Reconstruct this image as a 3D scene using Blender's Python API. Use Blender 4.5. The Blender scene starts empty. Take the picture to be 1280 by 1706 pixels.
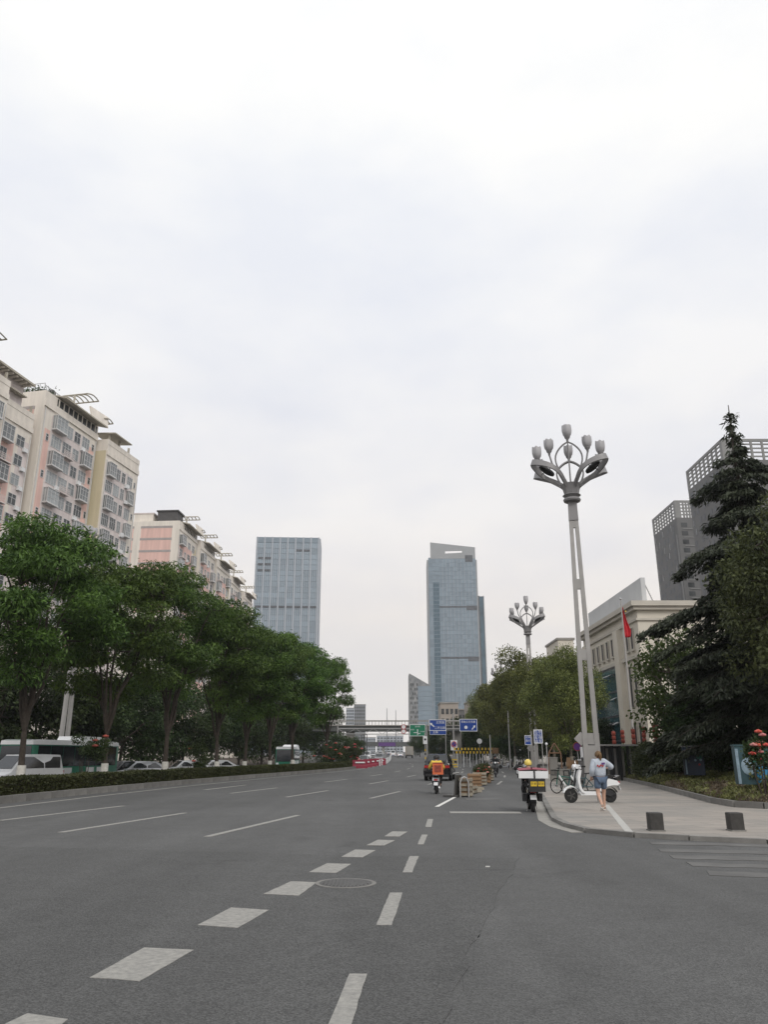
import bpy, bmesh, math, random
import numpy as np
from mathutils import Vector, Matrix, Euler

# ------------------------------------------------------------------ camera, sky, sun, exposure
SC = bpy.context.scene
COL = SC.collection
PITCH = math.atan(405/1280); CP, SP = math.cos(PITCH), math.sin(PITCH); EYE = 1.6
cam_d = bpy.data.cameras.new('camera'); cam = bpy.data.objects.new('camera', cam_d); COL.objects.link(cam)
cam_d.sensor_fit = 'VERTICAL'; cam_d.sensor_height = 36.0; cam_d.lens = 36.0*1280/1706
cam_d.clip_start = 0.1; cam_d.clip_end = 9000
cam.location = (0, 0, EYE); cam.rotation_euler = (math.pi/2 + PITCH, 0, 0)
SC.camera = cam
SUN_EL, SUN_AZ = math.radians(42), math.radians(155)      # azimuth clockwise from +Y
world = bpy.data.worlds.new('World'); SC.world = world; world.use_nodes = True
nt = world.node_tree; nt.nodes.clear()
out = nt.nodes.new('ShaderNodeOutputWorld')
sky = nt.nodes.new('ShaderNodeTexSky'); sky.sky_type = 'NISHITA'; sky.sun_disc = False
sky.sun_elevation = SUN_EL; sky.sun_rotation = SUN_AZ; sky.air_density = 1.5; sky.dust_density = 4.0
bg1 = nt.nodes.new('ShaderNodeBackground'); bg1.inputs[1].default_value = 0.1
nt.links.new(sky.outputs[0], bg1.inputs[0])
tc = nt.nodes.new('ShaderNodeTexCoord')
sep = nt.nodes.new('ShaderNodeSeparateXYZ'); nt.links.new(tc.outputs['Generated'], sep.inputs[0])
cr = nt.nodes.new('ShaderNodeValToRGB'); nt.links.new(sep.outputs[2], cr.inputs[0])   # overcast sheet: dimmer and warmer low down
e = cr.color_ramp.elements
e[0].position = 0.0; e[0].color = (0.93, 0.89, 0.855, 1)
e[1].position = 1.0; e[1].color = (1.18, 1.18, 1.17, 1)
for p, c in ((0.17, (1.02, 0.945, 0.88, 1)), (0.30, (0.955, 0.93, 0.93, 1)), (0.5, (0.98, 0.975, 0.99, 1)), (0.72, (1.07, 1.065, 1.055, 1))):
    q = e.new(p); q.color = c
mp = nt.nodes.new('ShaderNodeMapping'); mp.inputs['Scale'].default_value = (1.0, 1.0, 2.2)
nt.links.new(tc.outputs['Generated'], mp.inputs[0])
nz = nt.nodes.new('ShaderNodeTexNoise'); nz.inputs['Scale'].default_value = 2.6; nz.inputs['Detail'].default_value = 5; nz.inputs['Roughness'].default_value = 0.52
nt.links.new(mp.outputs[0], nz.inputs['Vector'])
cr2 = nt.nodes.new('ShaderNodeValToRGB'); nt.links.new(nz.outputs[0], cr2.inputs[0])
cr2.color_ramp.elements[0].position = 0.37; cr2.color_ramp.elements[0].color = (0.895, 0.92, 0.972, 1)
cr2.color_ramp.elements[1].position = 0.63; cr2.color_ramp.elements[1].color = (1.045, 1.045, 1.03, 1)
mul = nt.nodes.new('ShaderNodeMixRGB'); mul.blend_type = 'MULTIPLY'; mul.inputs[0].default_value = 1
nt.links.new(cr.outputs[0], mul.inputs[1]); nt.links.new(cr2.outputs[0], mul.inputs[2])
bg2 = nt.nodes.new('ShaderNodeBackground'); bg2.inputs[1].default_value = 1.0
nt.links.new(mul.outputs[0], bg2.inputs[0])
mx = nt.nodes.new('ShaderNodeMixShader'); mx.inputs[0].default_value = 0.93
nt.links.new(bg1.outputs[0], mx.inputs[1]); nt.links.new(bg2.outputs[0], mx.inputs[2]); nt.links.new(mx.outputs[0], out.inputs[0])
sun_d = bpy.data.lights.new('sun', 'SUN'); sun_d.energy = 1.45; sun_d.angle = math.radians(25); sun_d.color = (1, 0.96, 0.9)
sun = bpy.data.objects.new('sun', sun_d); COL.objects.link(sun)
sdir = Vector((math.sin(SUN_AZ)*math.cos(SUN_EL), math.cos(SUN_AZ)*math.cos(SUN_EL), math.sin(SUN_EL)))
sun.rotation_euler = sdir.to_track_quat('Z', 'Y').to_euler(); sun.location = (20, -20, 60)
vs = SC.view_settings; vs.view_transform = 'Standard'; vs.look = 'None'; vs.exposure = 0.0; vs.gamma = 1.0; vs.use_curve_mapping = False
SC.cycles.max_bounces = 6; SC.cycles.diffuse_bounces = 3; SC.cycles.glossy_bounces = 3; SC.cycles.transparent_max_bounces = 6
SC.cycles.volume_bounces = 0; SC.cycles.use_denoising = True

RND = random.Random(7)
NPR = np.random.default_rng(11)

# ------------------------------------------------------------------ helpers
def GP(px, py, z=0.0):
    """ground point seen at a pixel of the 1280x1706 photograph"""
    u = (853-py)/1280; x = (px-640)/1280; dz = u*CP+SP; dy = CP-u*SP; t = (z-EYE)/dz
    return (x*t, dy*t)
def ATD(px, D, py=1258):
    """x at forward distance D for a pixel"""
    u = (853-py)/1280; return (px-640)/1280/(CP-u*SP)*D
def zr(y):
    """the street rises gently beyond 75 m"""
    if y < 75: return 0.0
    if y < 175: return 0.5*0.008*(y-75)**2/100
    return 0.4+0.008*(min(y, 600)-175)

def tag(o, label=None, cat=None, group=None, kind=None):
    if label: o['label'] = label
    if cat: o['category'] = cat
    if group: o['group'] = group
    if kind: o['kind'] = kind
    return o
def empty(name, loc=(0,0,0), rz=0.0, label=None, cat=None, group=None):
    o = bpy.data.objects.new(name, None); COL.objects.link(o); o.location = loc; o.rotation_euler = (0, 0, rz)
    o.empty_display_size = 0.2
    return tag(o, label, cat, group)
def link(name, me, parent=None, loc=(0,0,0), rz=0.0):
    o = bpy.data.objects.new(name, me); COL.objects.link(o); o.parent = parent; o.location = loc
    if rz: o.rotation_euler = (0, 0, rz)
    return o
KIDS = {}
def copy_tree(o, parent=None):
    c = o.copy(); COL.objects.link(c); c.parent = parent
    for ch in list(o.children): copy_tree(ch, c)
    return c

class MB:
    def __init__(s): s.v = []; s.f = []
    def add(s, vs, fs):
        b = len(s.v); s.v += [tuple(v) for v in vs]; s.f += [tuple(i+b for i in f) for f in fs]; return s
    def box(s, c, d, rz=0.0, top=1.0, rx=0.0, ry=0.0):
        x, y, z = d[0]/2, d[1]/2, d[2]/2
        vs = [(-x,-y,-z),(x,-y,-z),(x,y,-z),(-x,y,-z),(-x*top,-y*top,z),(x*top,-y*top,z),(x*top,y*top,z),(-x*top,y*top,z)]
        if rz or rx or ry:
            m = Euler((rx, ry, rz)).to_matrix(); vs = [m @ Vector(v) for v in vs]
        vs = [(v[0]+c[0], v[1]+c[1], v[2]+c[2]) for v in vs]
        return s.add(vs, [(0,3,2,1),(4,5,6,7),(0,1,5,4),(1,2,6,5),(2,3,7,6),(3,0,4,7)])
    def bx(s, x0, x1, y0, y1, z0, z1): return s.box(((x0+x1)/2,(y0+y1)/2,(z0+z1)/2), (abs(x1-x0),abs(y1-y0),abs(z1-z0)))
    def path(s, pts, rad, n=8, caps=True, closed=False):
        pts = [Vector(p) for p in pts]; k = len(pts)
        if not hasattr(rad, '__len__'): rad = [rad]*k
        rings = []; prev = None
        for i, p in enumerate(pts):
            a = pts[(i-1) % k] if (i or closed) else p; b = pts[(i+1) % k] if (i < k-1 or closed) else p
            d = (b-a).normalized()
            if prev is None:
                u = Vector((0,0,1)) if abs(d.z) < 0.9 else Vector((1,0,0)); u = (u-d*u.dot(d)).normalized()
            else:
                u = prev-d*prev.dot(d)
                u = u.normalized() if u.length > 1e-6 else d.orthogonal().normalized()
            prev = u; w = d.cross(u)
            rings.append([p+(u*math.cos(2*math.pi*j/n)+w*math.sin(2*math.pi*j/n))*rad[i] for j in range(n)])
        vs = [q for r in rings for q in r]; fs = []
        for i in range(k if closed else k-1):
            i2 = (i+1) % k
            for j in range(n):
                fs.append((i*n+j, i*n+(j+1)%n, i2*n+(j+1)%n, i2*n+j))
        if caps and not closed:
            fs.append(tuple(range(n-1,-1,-1))); fs.append(tuple((k-1)*n+j for j in range(n)))
        return s.add(vs, fs)
    def tube(s, a, b, r0, r1=None, n=8): return s.path([a, b], [r0, r0 if r1 is None else r1], n)
    def lathe(s, prof, n=16, c=(0,0,0), axis='z'):
        vs = []; fs = []
        for r, z in prof:
            for j in range(n):
                a = 2*math.pi*j/n; p = (r*math.cos(a), r*math.sin(a), z)
                if axis == 'x': p = (p[2], p[0], p[1])
                if axis == 'y': p = (p[0], p[2], p[1])
                vs.append((p[0]+c[0], p[1]+c[1], p[2]+c[2]))
        for i in range(len(prof)-1):
            for j in range(n): fs.append((i*n+j, i*n+(j+1)%n, (i+1)*n+(j+1)%n, (i+1)*n+j))
        fs.append(tuple(range(n-1,-1,-1))); fs.append(tuple((len(prof)-1)*n+j for j in range(n)))
        return s.add(vs, fs)
    def prism(s, poly, z0, z1):
        n = len(poly); z0f = z0 if callable(z0) else (lambda x, y: z0); z1f = z1 if callable(z1) else (lambda x, y: z1)
        vs = [(x, y, z0f(x, y)) for x, y in poly]+[(x, y, z1f(x, y)) for x, y in poly]
        return s.add(vs, [tuple(range(n-1,-1,-1)), tuple(range(n, 2*n))]+[(i,(i+1)%n,n+(i+1)%n,n+i) for i in range(n)])
    def extr(s, poly, w, inset=0.12, x0=0.0):
        """side profile (y,z) extruded across x with chamfered flanks"""
        n = len(poly); cy = sum(p[0] for p in poly)/n; cz = sum(p[1] for p in poly)/n
        vs = []
        for x, k in ((-w/2, 1-inset), (-w*0.36, 1), (w*0.36, 1), (w/2, 1-inset)):
            vs += [(x0+x, cy+(y-cy)*k, cz+(z-cz)*k) for y, z in poly]
        fs = [tuple(range(n-1,-1,-1)), tuple(3*n+j for j in range(n))]
        for i in range(3): fs += [(i*n+j, i*n+(j+1)%n, (i+1)*n+(j+1)%n, (i+1)*n+j) for j in range(n)]
        return s.add(vs, fs)
    def disc(s, c, r, nrm='y', n=20, th=0.02):
        return s.lathe([(r, -th/2), (r, th/2)], n, c, nrm)
    def sphere(s, c, r, n=12, m=8, sc=(1,1,1), z0=-1.0):
        prof = []
        for i in range(m+1):
            a = math.asin(z0)+(math.pi/2-math.asin(z0))*i/m
            prof.append((max(math.cos(a), 1e-3)*r, math.sin(a)*r))
        b = len(s.v); s.lathe(prof, n)
        for i in range(b, len(s.v)):
            v = s.v[i]; s.v[i] = (v[0]*sc[0]+c[0], v[1]*sc[1]+c[1], v[2]*sc[2]+c[2])
        return s
    def mesh(s, name, mat, smooth=None):
        me = bpy.data.meshes.new(name); me.from_pydata(s.v, [], s.f)
        bm = bmesh.new(); bm.from_mesh(me); bmesh.ops.recalc_face_normals(bm, faces=bm.faces); bm.to_mesh(me); bm.free()
        if mat: me.materials.append(mat)
        if smooth:
            me.shade_smooth(); me.set_sharp_from_angle(angle=math.radians(smooth))
        return me
    def build(s, name, mat, parent=None, smooth=None, loc=(0,0,0), rz=0.0):
        return link(name, s.mesh(name, mat, smooth), parent, loc, rz)

# ------------------------------------------------------------------ materials
def mat(name, col, rough=0.6, var=0.12, scale=4.0, metal=0.0, bump=0.0, bscale=None, spec=0.4, coat=0.0, col2=None, detail=4.0, island=0.0, rand=0.0, stretch=None):
    m = bpy.data.materials.new(name); m.use_nodes = True; t = m.node_tree; b = t.nodes['Principled BSDF']
    b.inputs['Roughness'].default_value = rough; b.inputs['Metallic'].default_value = metal
    b.inputs['Specular IOR Level'].default_value = spec; b.inputs['Coat Weight'].default_value = coat
    c = Vector(col[:3])
    g = t.nodes.new('ShaderNodeTexCoord')
    n = t.nodes.new('ShaderNodeTexNoise'); n.inputs['Scale'].default_value = scale; n.inputs['Detail'].default_value = detail; n.inputs['Roughness'].default_value = 0.6
    if stretch:
        sm = t.nodes.new('ShaderNodeMapping'); sm.inputs['Scale'].default_value = stretch; t.links.new(g.outputs['Object'], sm.inputs[0]); t.links.new(sm.outputs[0], n.inputs['Vector'])
    else: t.links.new(g.outputs['Object'], n.inputs['Vector'])
    r = t.nodes.new('ShaderNodeValToRGB'); t.links.new(n.outputs[0], r.inputs[0])
    r.color_ramp.elements[0].position = 0.3; r.color_ramp.elements[1].position = 0.7
    c2 = Vector(col2[:3]) if col2 else c*(1+var)
    c1 = c if col2 else c*(1-var)
    r.color_ramp.elements[0].color = (*c1, 1); r.color_ramp.elements[1].color = (*c2, 1)
    last = r.outputs[0]
    if island or rand:
        h = t.nodes.new('ShaderNodeHueSaturation')
        mth = t.nodes.new('ShaderNodeMapRange')
        if island:
            q = t.nodes.new('ShaderNodeNewGeometry'); t.links.new(q.outputs['Random Per Island'], mth.inputs[0]); k = island
        else:
            q = t.nodes.new('ShaderNodeObjectInfo'); t.links.new(q.outputs['Random'], mth.inputs[0]); k = rand
        mth.inputs[3].default_value = 1-k; mth.inputs[4].default_value = 1+k
        t.links.new(mth.outputs[0], h.inputs['Value']); t.links.new(last, h.inputs['Color']); last = h.outputs[0]
    t.links.new(last, b.inputs['Base Color'])
    if bump:
        n2 = t.nodes.new('ShaderNodeTexNoise'); n2.inputs['Scale'].default_value = bscale or scale*8; n2.inputs['Detail'].default_value = 3
        t.links.new(g.outputs['Object'], n2.inputs['Vector'])
        bp = t.nodes.new('ShaderNodeBump'); bp.inputs['Strength'].default_value = bump; bp.inputs['Distance'].default_value = 0.02
        t.links.new(n2.outputs[0], bp.inputs['Height']); t.links.new(bp.outputs[0], b.inputs['Normal'])
    return m

def leaf_mat(name, dark, light, trans=0.25):
    m = bpy.data.materials.new(name); m.use_nodes = True; t = m.node_tree; b = t.nodes['Principled BSDF']
    b.inputs['Roughness'].default_value = 0.55; b.inputs['Specular IOR Level'].default_value = 0.25
    q = t.nodes.new('ShaderNodeNewGeometry'); oi = t.nodes.new('ShaderNodeObjectInfo')
    g = t.nodes.new('ShaderNodeTexCoord'); n = t.nodes.new('ShaderNodeTexNoise'); n.inputs['Scale'].default_value = 0.55; n.inputs['Detail'].default_value = 2
    t.links.new(g.outputs['Object'], n.inputs['Vector'])
    a = t.nodes.new('ShaderNodeMath'); a.operation = 'MULTIPLY_ADD'; a.inputs[1].default_value = 0.55
    t.links.new(q.outputs['Random Per Island'], a.inputs[0])
    mr = t.nodes.new('ShaderNodeMapRange'); mr.inputs[1].default_value = 0.32; mr.inputs[2].default_value = 0.68; mr.inputs[3].default_value = 0.0; mr.inputs[4].default_value = 0.5
    t.links.new(n.outputs[0], mr.inputs[0]); t.links.new(mr.outputs[0], a.inputs[2])
    r = t.nodes.new('ShaderNodeValToRGB'); t.links.new(a.outputs[0], r.inputs[0])
    r.color_ramp.elements[0].color = (*dark, 1); r.color_ramp.elements[1].color = (*light, 1)
    h = t.nodes.new('ShaderNodeHueSaturation'); m2 = t.nodes.new('ShaderNodeMapRange'); m2.inputs[3].default_value = 0.85; m2.inputs[4].default_value = 1.15
    t.links.new(oi.outputs['Random'], m2.inputs[0]); t.links.new(m2.outputs[0], h.inputs['Value']); m3 = t.nodes.new('ShaderNodeMapRange'); m3.inputs[3].default_value = 0.492; m3.inputs[4].default_value = 0.520; t.links.new(oi.outputs['Random'], m3.inputs[0]); t.links.new(m3.outputs[0], h.inputs['Hue']); t.links.new(r.outputs[0], h.inputs['Color'])
    t.links.new(h.outputs[0], b.inputs['Base Color'])
    tr = t.nodes.new('ShaderNodeBsdfTranslucent'); t.links.new(h.outputs[0], tr.inputs[0])
    ms = t.nodes.new('ShaderNodeMixShader'); ms.inputs[0].default_value = trans
    t.links.new(b.outputs[0], ms.inputs[1]); t.links.new(tr.outputs[0], ms.inputs[2]); t.links.new(ms.outputs[0], t.nodes['Material Output'].inputs[0])
    return m

def asphalt_mat(name, base, patch=0.14, speck=0.5):
    m = bpy.data.materials.new(name); m.use_nodes = True; t = m.node_tree; b = t.nodes['Principled BSDF']
    g = t.nodes.new('ShaderNodeTexCoord')
    def noise(s, d, ro=0.6, sc=None):
        n = t.nodes.new('ShaderNodeTexNoise'); n.inputs['Scale'].default_value = s; n.inputs['Detail'].default_value = d; n.inputs['Roughness'].default_value = ro
        if sc:
            mp = t.nodes.new('ShaderNodeMapping'); mp.inputs['Scale'].default_value = sc; mp.inputs['Rotation'].default_value = (0,0,math.radians(11))
            t.links.new(g.outputs['Object'], mp.inputs[0]); t.links.new(mp.outputs[0], n.inputs['Vector'])
        else: t.links.new(g.outputs['Object'], n.inputs['Vector'])
        return n
    def rng(src, lo, hi, a, c):
        r = t.nodes.new('ShaderNodeMapRange'); r.inputs[1].default_value = lo; r.inputs[2].default_value = hi; r.inputs[3].default_value = a; r.inputs[4].default_value = c
        t.links.new(src, r.inputs[0]); return r.outputs[0]
    def mul(a, c):
        q = t.nodes.new('ShaderNodeMath'); q.operation = 'MULTIPLY'; t.links.new(a, q.inputs[0]); t.links.new(c, q.inputs[1]); return q.outputs[0]
    big = rng(noise(0.16, 3).outputs[0], 0.3, 0.7, 1-patch, 1+patch)
    wear = rng(noise(1.0, 4, 0.6, (0.55, 0.035, 1)).outputs[0], 0.35, 0.65, 0.86, 1.09)      # tyre-worn bands along the road
    vo = t.nodes.new('ShaderNodeTexVoronoi'); vo.inputs['Scale'].default_value = 75; t.links.new(g.outputs['Object'], vo.inputs['Vector'])
    cell = t.nodes.new('ShaderNodeSeparateColor'); t.links.new(vo.outputs['Color'], cell.inputs[0])
    ag = rng(cell.outputs[0], 0, 1, 1-speck*0.55, 1+speck*0.75)
    fine = rng(noise(150, 3, 0.7).outputs[0], 0.3, 0.7, 1-speck*0.5, 1+speck*0.5)
    mid = rng(noise(2.2, 5, 0.65).outputs[0], 0.3, 0.7, 0.92, 1.08)
    dn = noise(0.9, 4, 0.6); mxv = t.nodes.new('ShaderNodeMixRGB'); mxv.inputs[0].default_value = 0.6; t.links.new(g.outputs['Object'], mxv.inputs[1]); t.links.new(dn.outputs[1], mxv.inputs[2])
    ck = t.nodes.new('ShaderNodeTexVoronoi'); ck.feature = 'DISTANCE_TO_EDGE'; ck.inputs['Scale'].default_value = 0.34; t.links.new(mxv.outputs[0], ck.inputs['Vector'])
    line_ = rng(ck.outputs['Distance'], 0.0, 0.006, 0.0, 1.0); mask = rng(noise(0.12, 2).outputs[0], 0.50, 0.62, 1.0, 0.80)
    mxm = t.nodes.new('ShaderNodeMath'); mxm.operation = 'MAXIMUM'; t.links.new(line_, mxm.inputs[0]); t.links.new(mask, mxm.inputs[1])
    oil = t.nodes.new('ShaderNodeTexVoronoi'); oil.inputs['Scale'].default_value = 0.8; t.links.new(mxv.outputs[0], oil.inputs['Vector'])
    stain = mul(rng(noise(0.55, 6, 0.7).outputs[0], 0.28, 0.42, 0.84, 1.0), rng(oil.outputs['Distance'], 0.04, 0.16, 0.80, 1.0))
    k = mul(mul(mul(mul(big, wear), mul(ag, fine)), mid), mul(mxm.outputs[0], stain))
    vm = t.nodes.new('ShaderNodeVectorMath'); vm.operation = 'SCALE'; vm.inputs[0].default_value = base; t.links.new(k, vm.inputs['Scale'])
    t.links.new(vm.outputs[0], b.inputs['Base Color'])
    b.inputs['Roughness'].default_value = 0.82; b.inputs['Specular IOR Level'].default_value = 0.35
    bp = t.nodes.new('ShaderNodeBump'); bp.inputs['Strength'].default_value = 0.5; bp.inputs['Distance'].default_value = 0.006
    t.links.new(vo.outputs['Distance'], bp.inputs['Height']); t.links.new(bp.outputs[0], b.inputs['Normal'])
    return m

def paving_mat(name):
    m = bpy.data.materials.new(name); m.use_nodes = True; t = m.node_tree; b = t.nodes['Principled BSDF']
    g = t.nodes.new('ShaderNodeTexCoord'); mp = t.nodes.new('ShaderNodeMapping'); mp.inputs['Rotation'].default_value = (0,0,math.radians(-10)); t.links.new(g.outputs['Object'], mp.inputs[0])
    br = t.nodes.new('ShaderNodeTexBrick'); br.inputs['Scale'].default_value = 1.0; br.inputs['Brick Width'].default_value = 1.2; br.inputs['Row Height'].default_value = 0.6
    br.inputs['Mortar Size'].default_value = 0.012; br.inputs['Color1'].default_value = (0.30,0.277,0.253,1); br.inputs['Color2'].default_value = (0.245,0.233,0.217,1); br.inputs['Mortar'].default_value = (0.155,0.147,0.136,1)
    t.links.new(mp.outputs[0], br.inputs['Vector'])
    n = t.nodes.new('ShaderNodeTexNoise'); n.inputs['Scale'].default_value = 0.35; n.inputs['Detail'].default_value = 5; t.links.new(g.outputs['Object'], n.inputs['Vector'])
    r = t.nodes.new('ShaderNodeValToRGB'); t.links.new(n.outputs[0], r.inputs[0]); r.color_ramp.elements[0].position = 0.35; r.color_ramp.elements[1].position = 0.65
    r.color_ramp.elements[0].color = (0.84,0.85,0.85,1); r.color_ramp.elements[1].color = (1.12,1.07,1.03,1)
    x = t.nodes.new('ShaderNodeMixRGB'); x.blend_type = 'MULTIPLY'; x.inputs[0].default_value = 1; t.links.new(br.outputs[0], x.inputs[1]); t.links.new(r.outputs[0], x.inputs[2])
    t.links.new(x.outputs[0], b.inputs['Base Color']); b.inputs['Roughness'].default_value = 0.8
    return m

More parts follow.
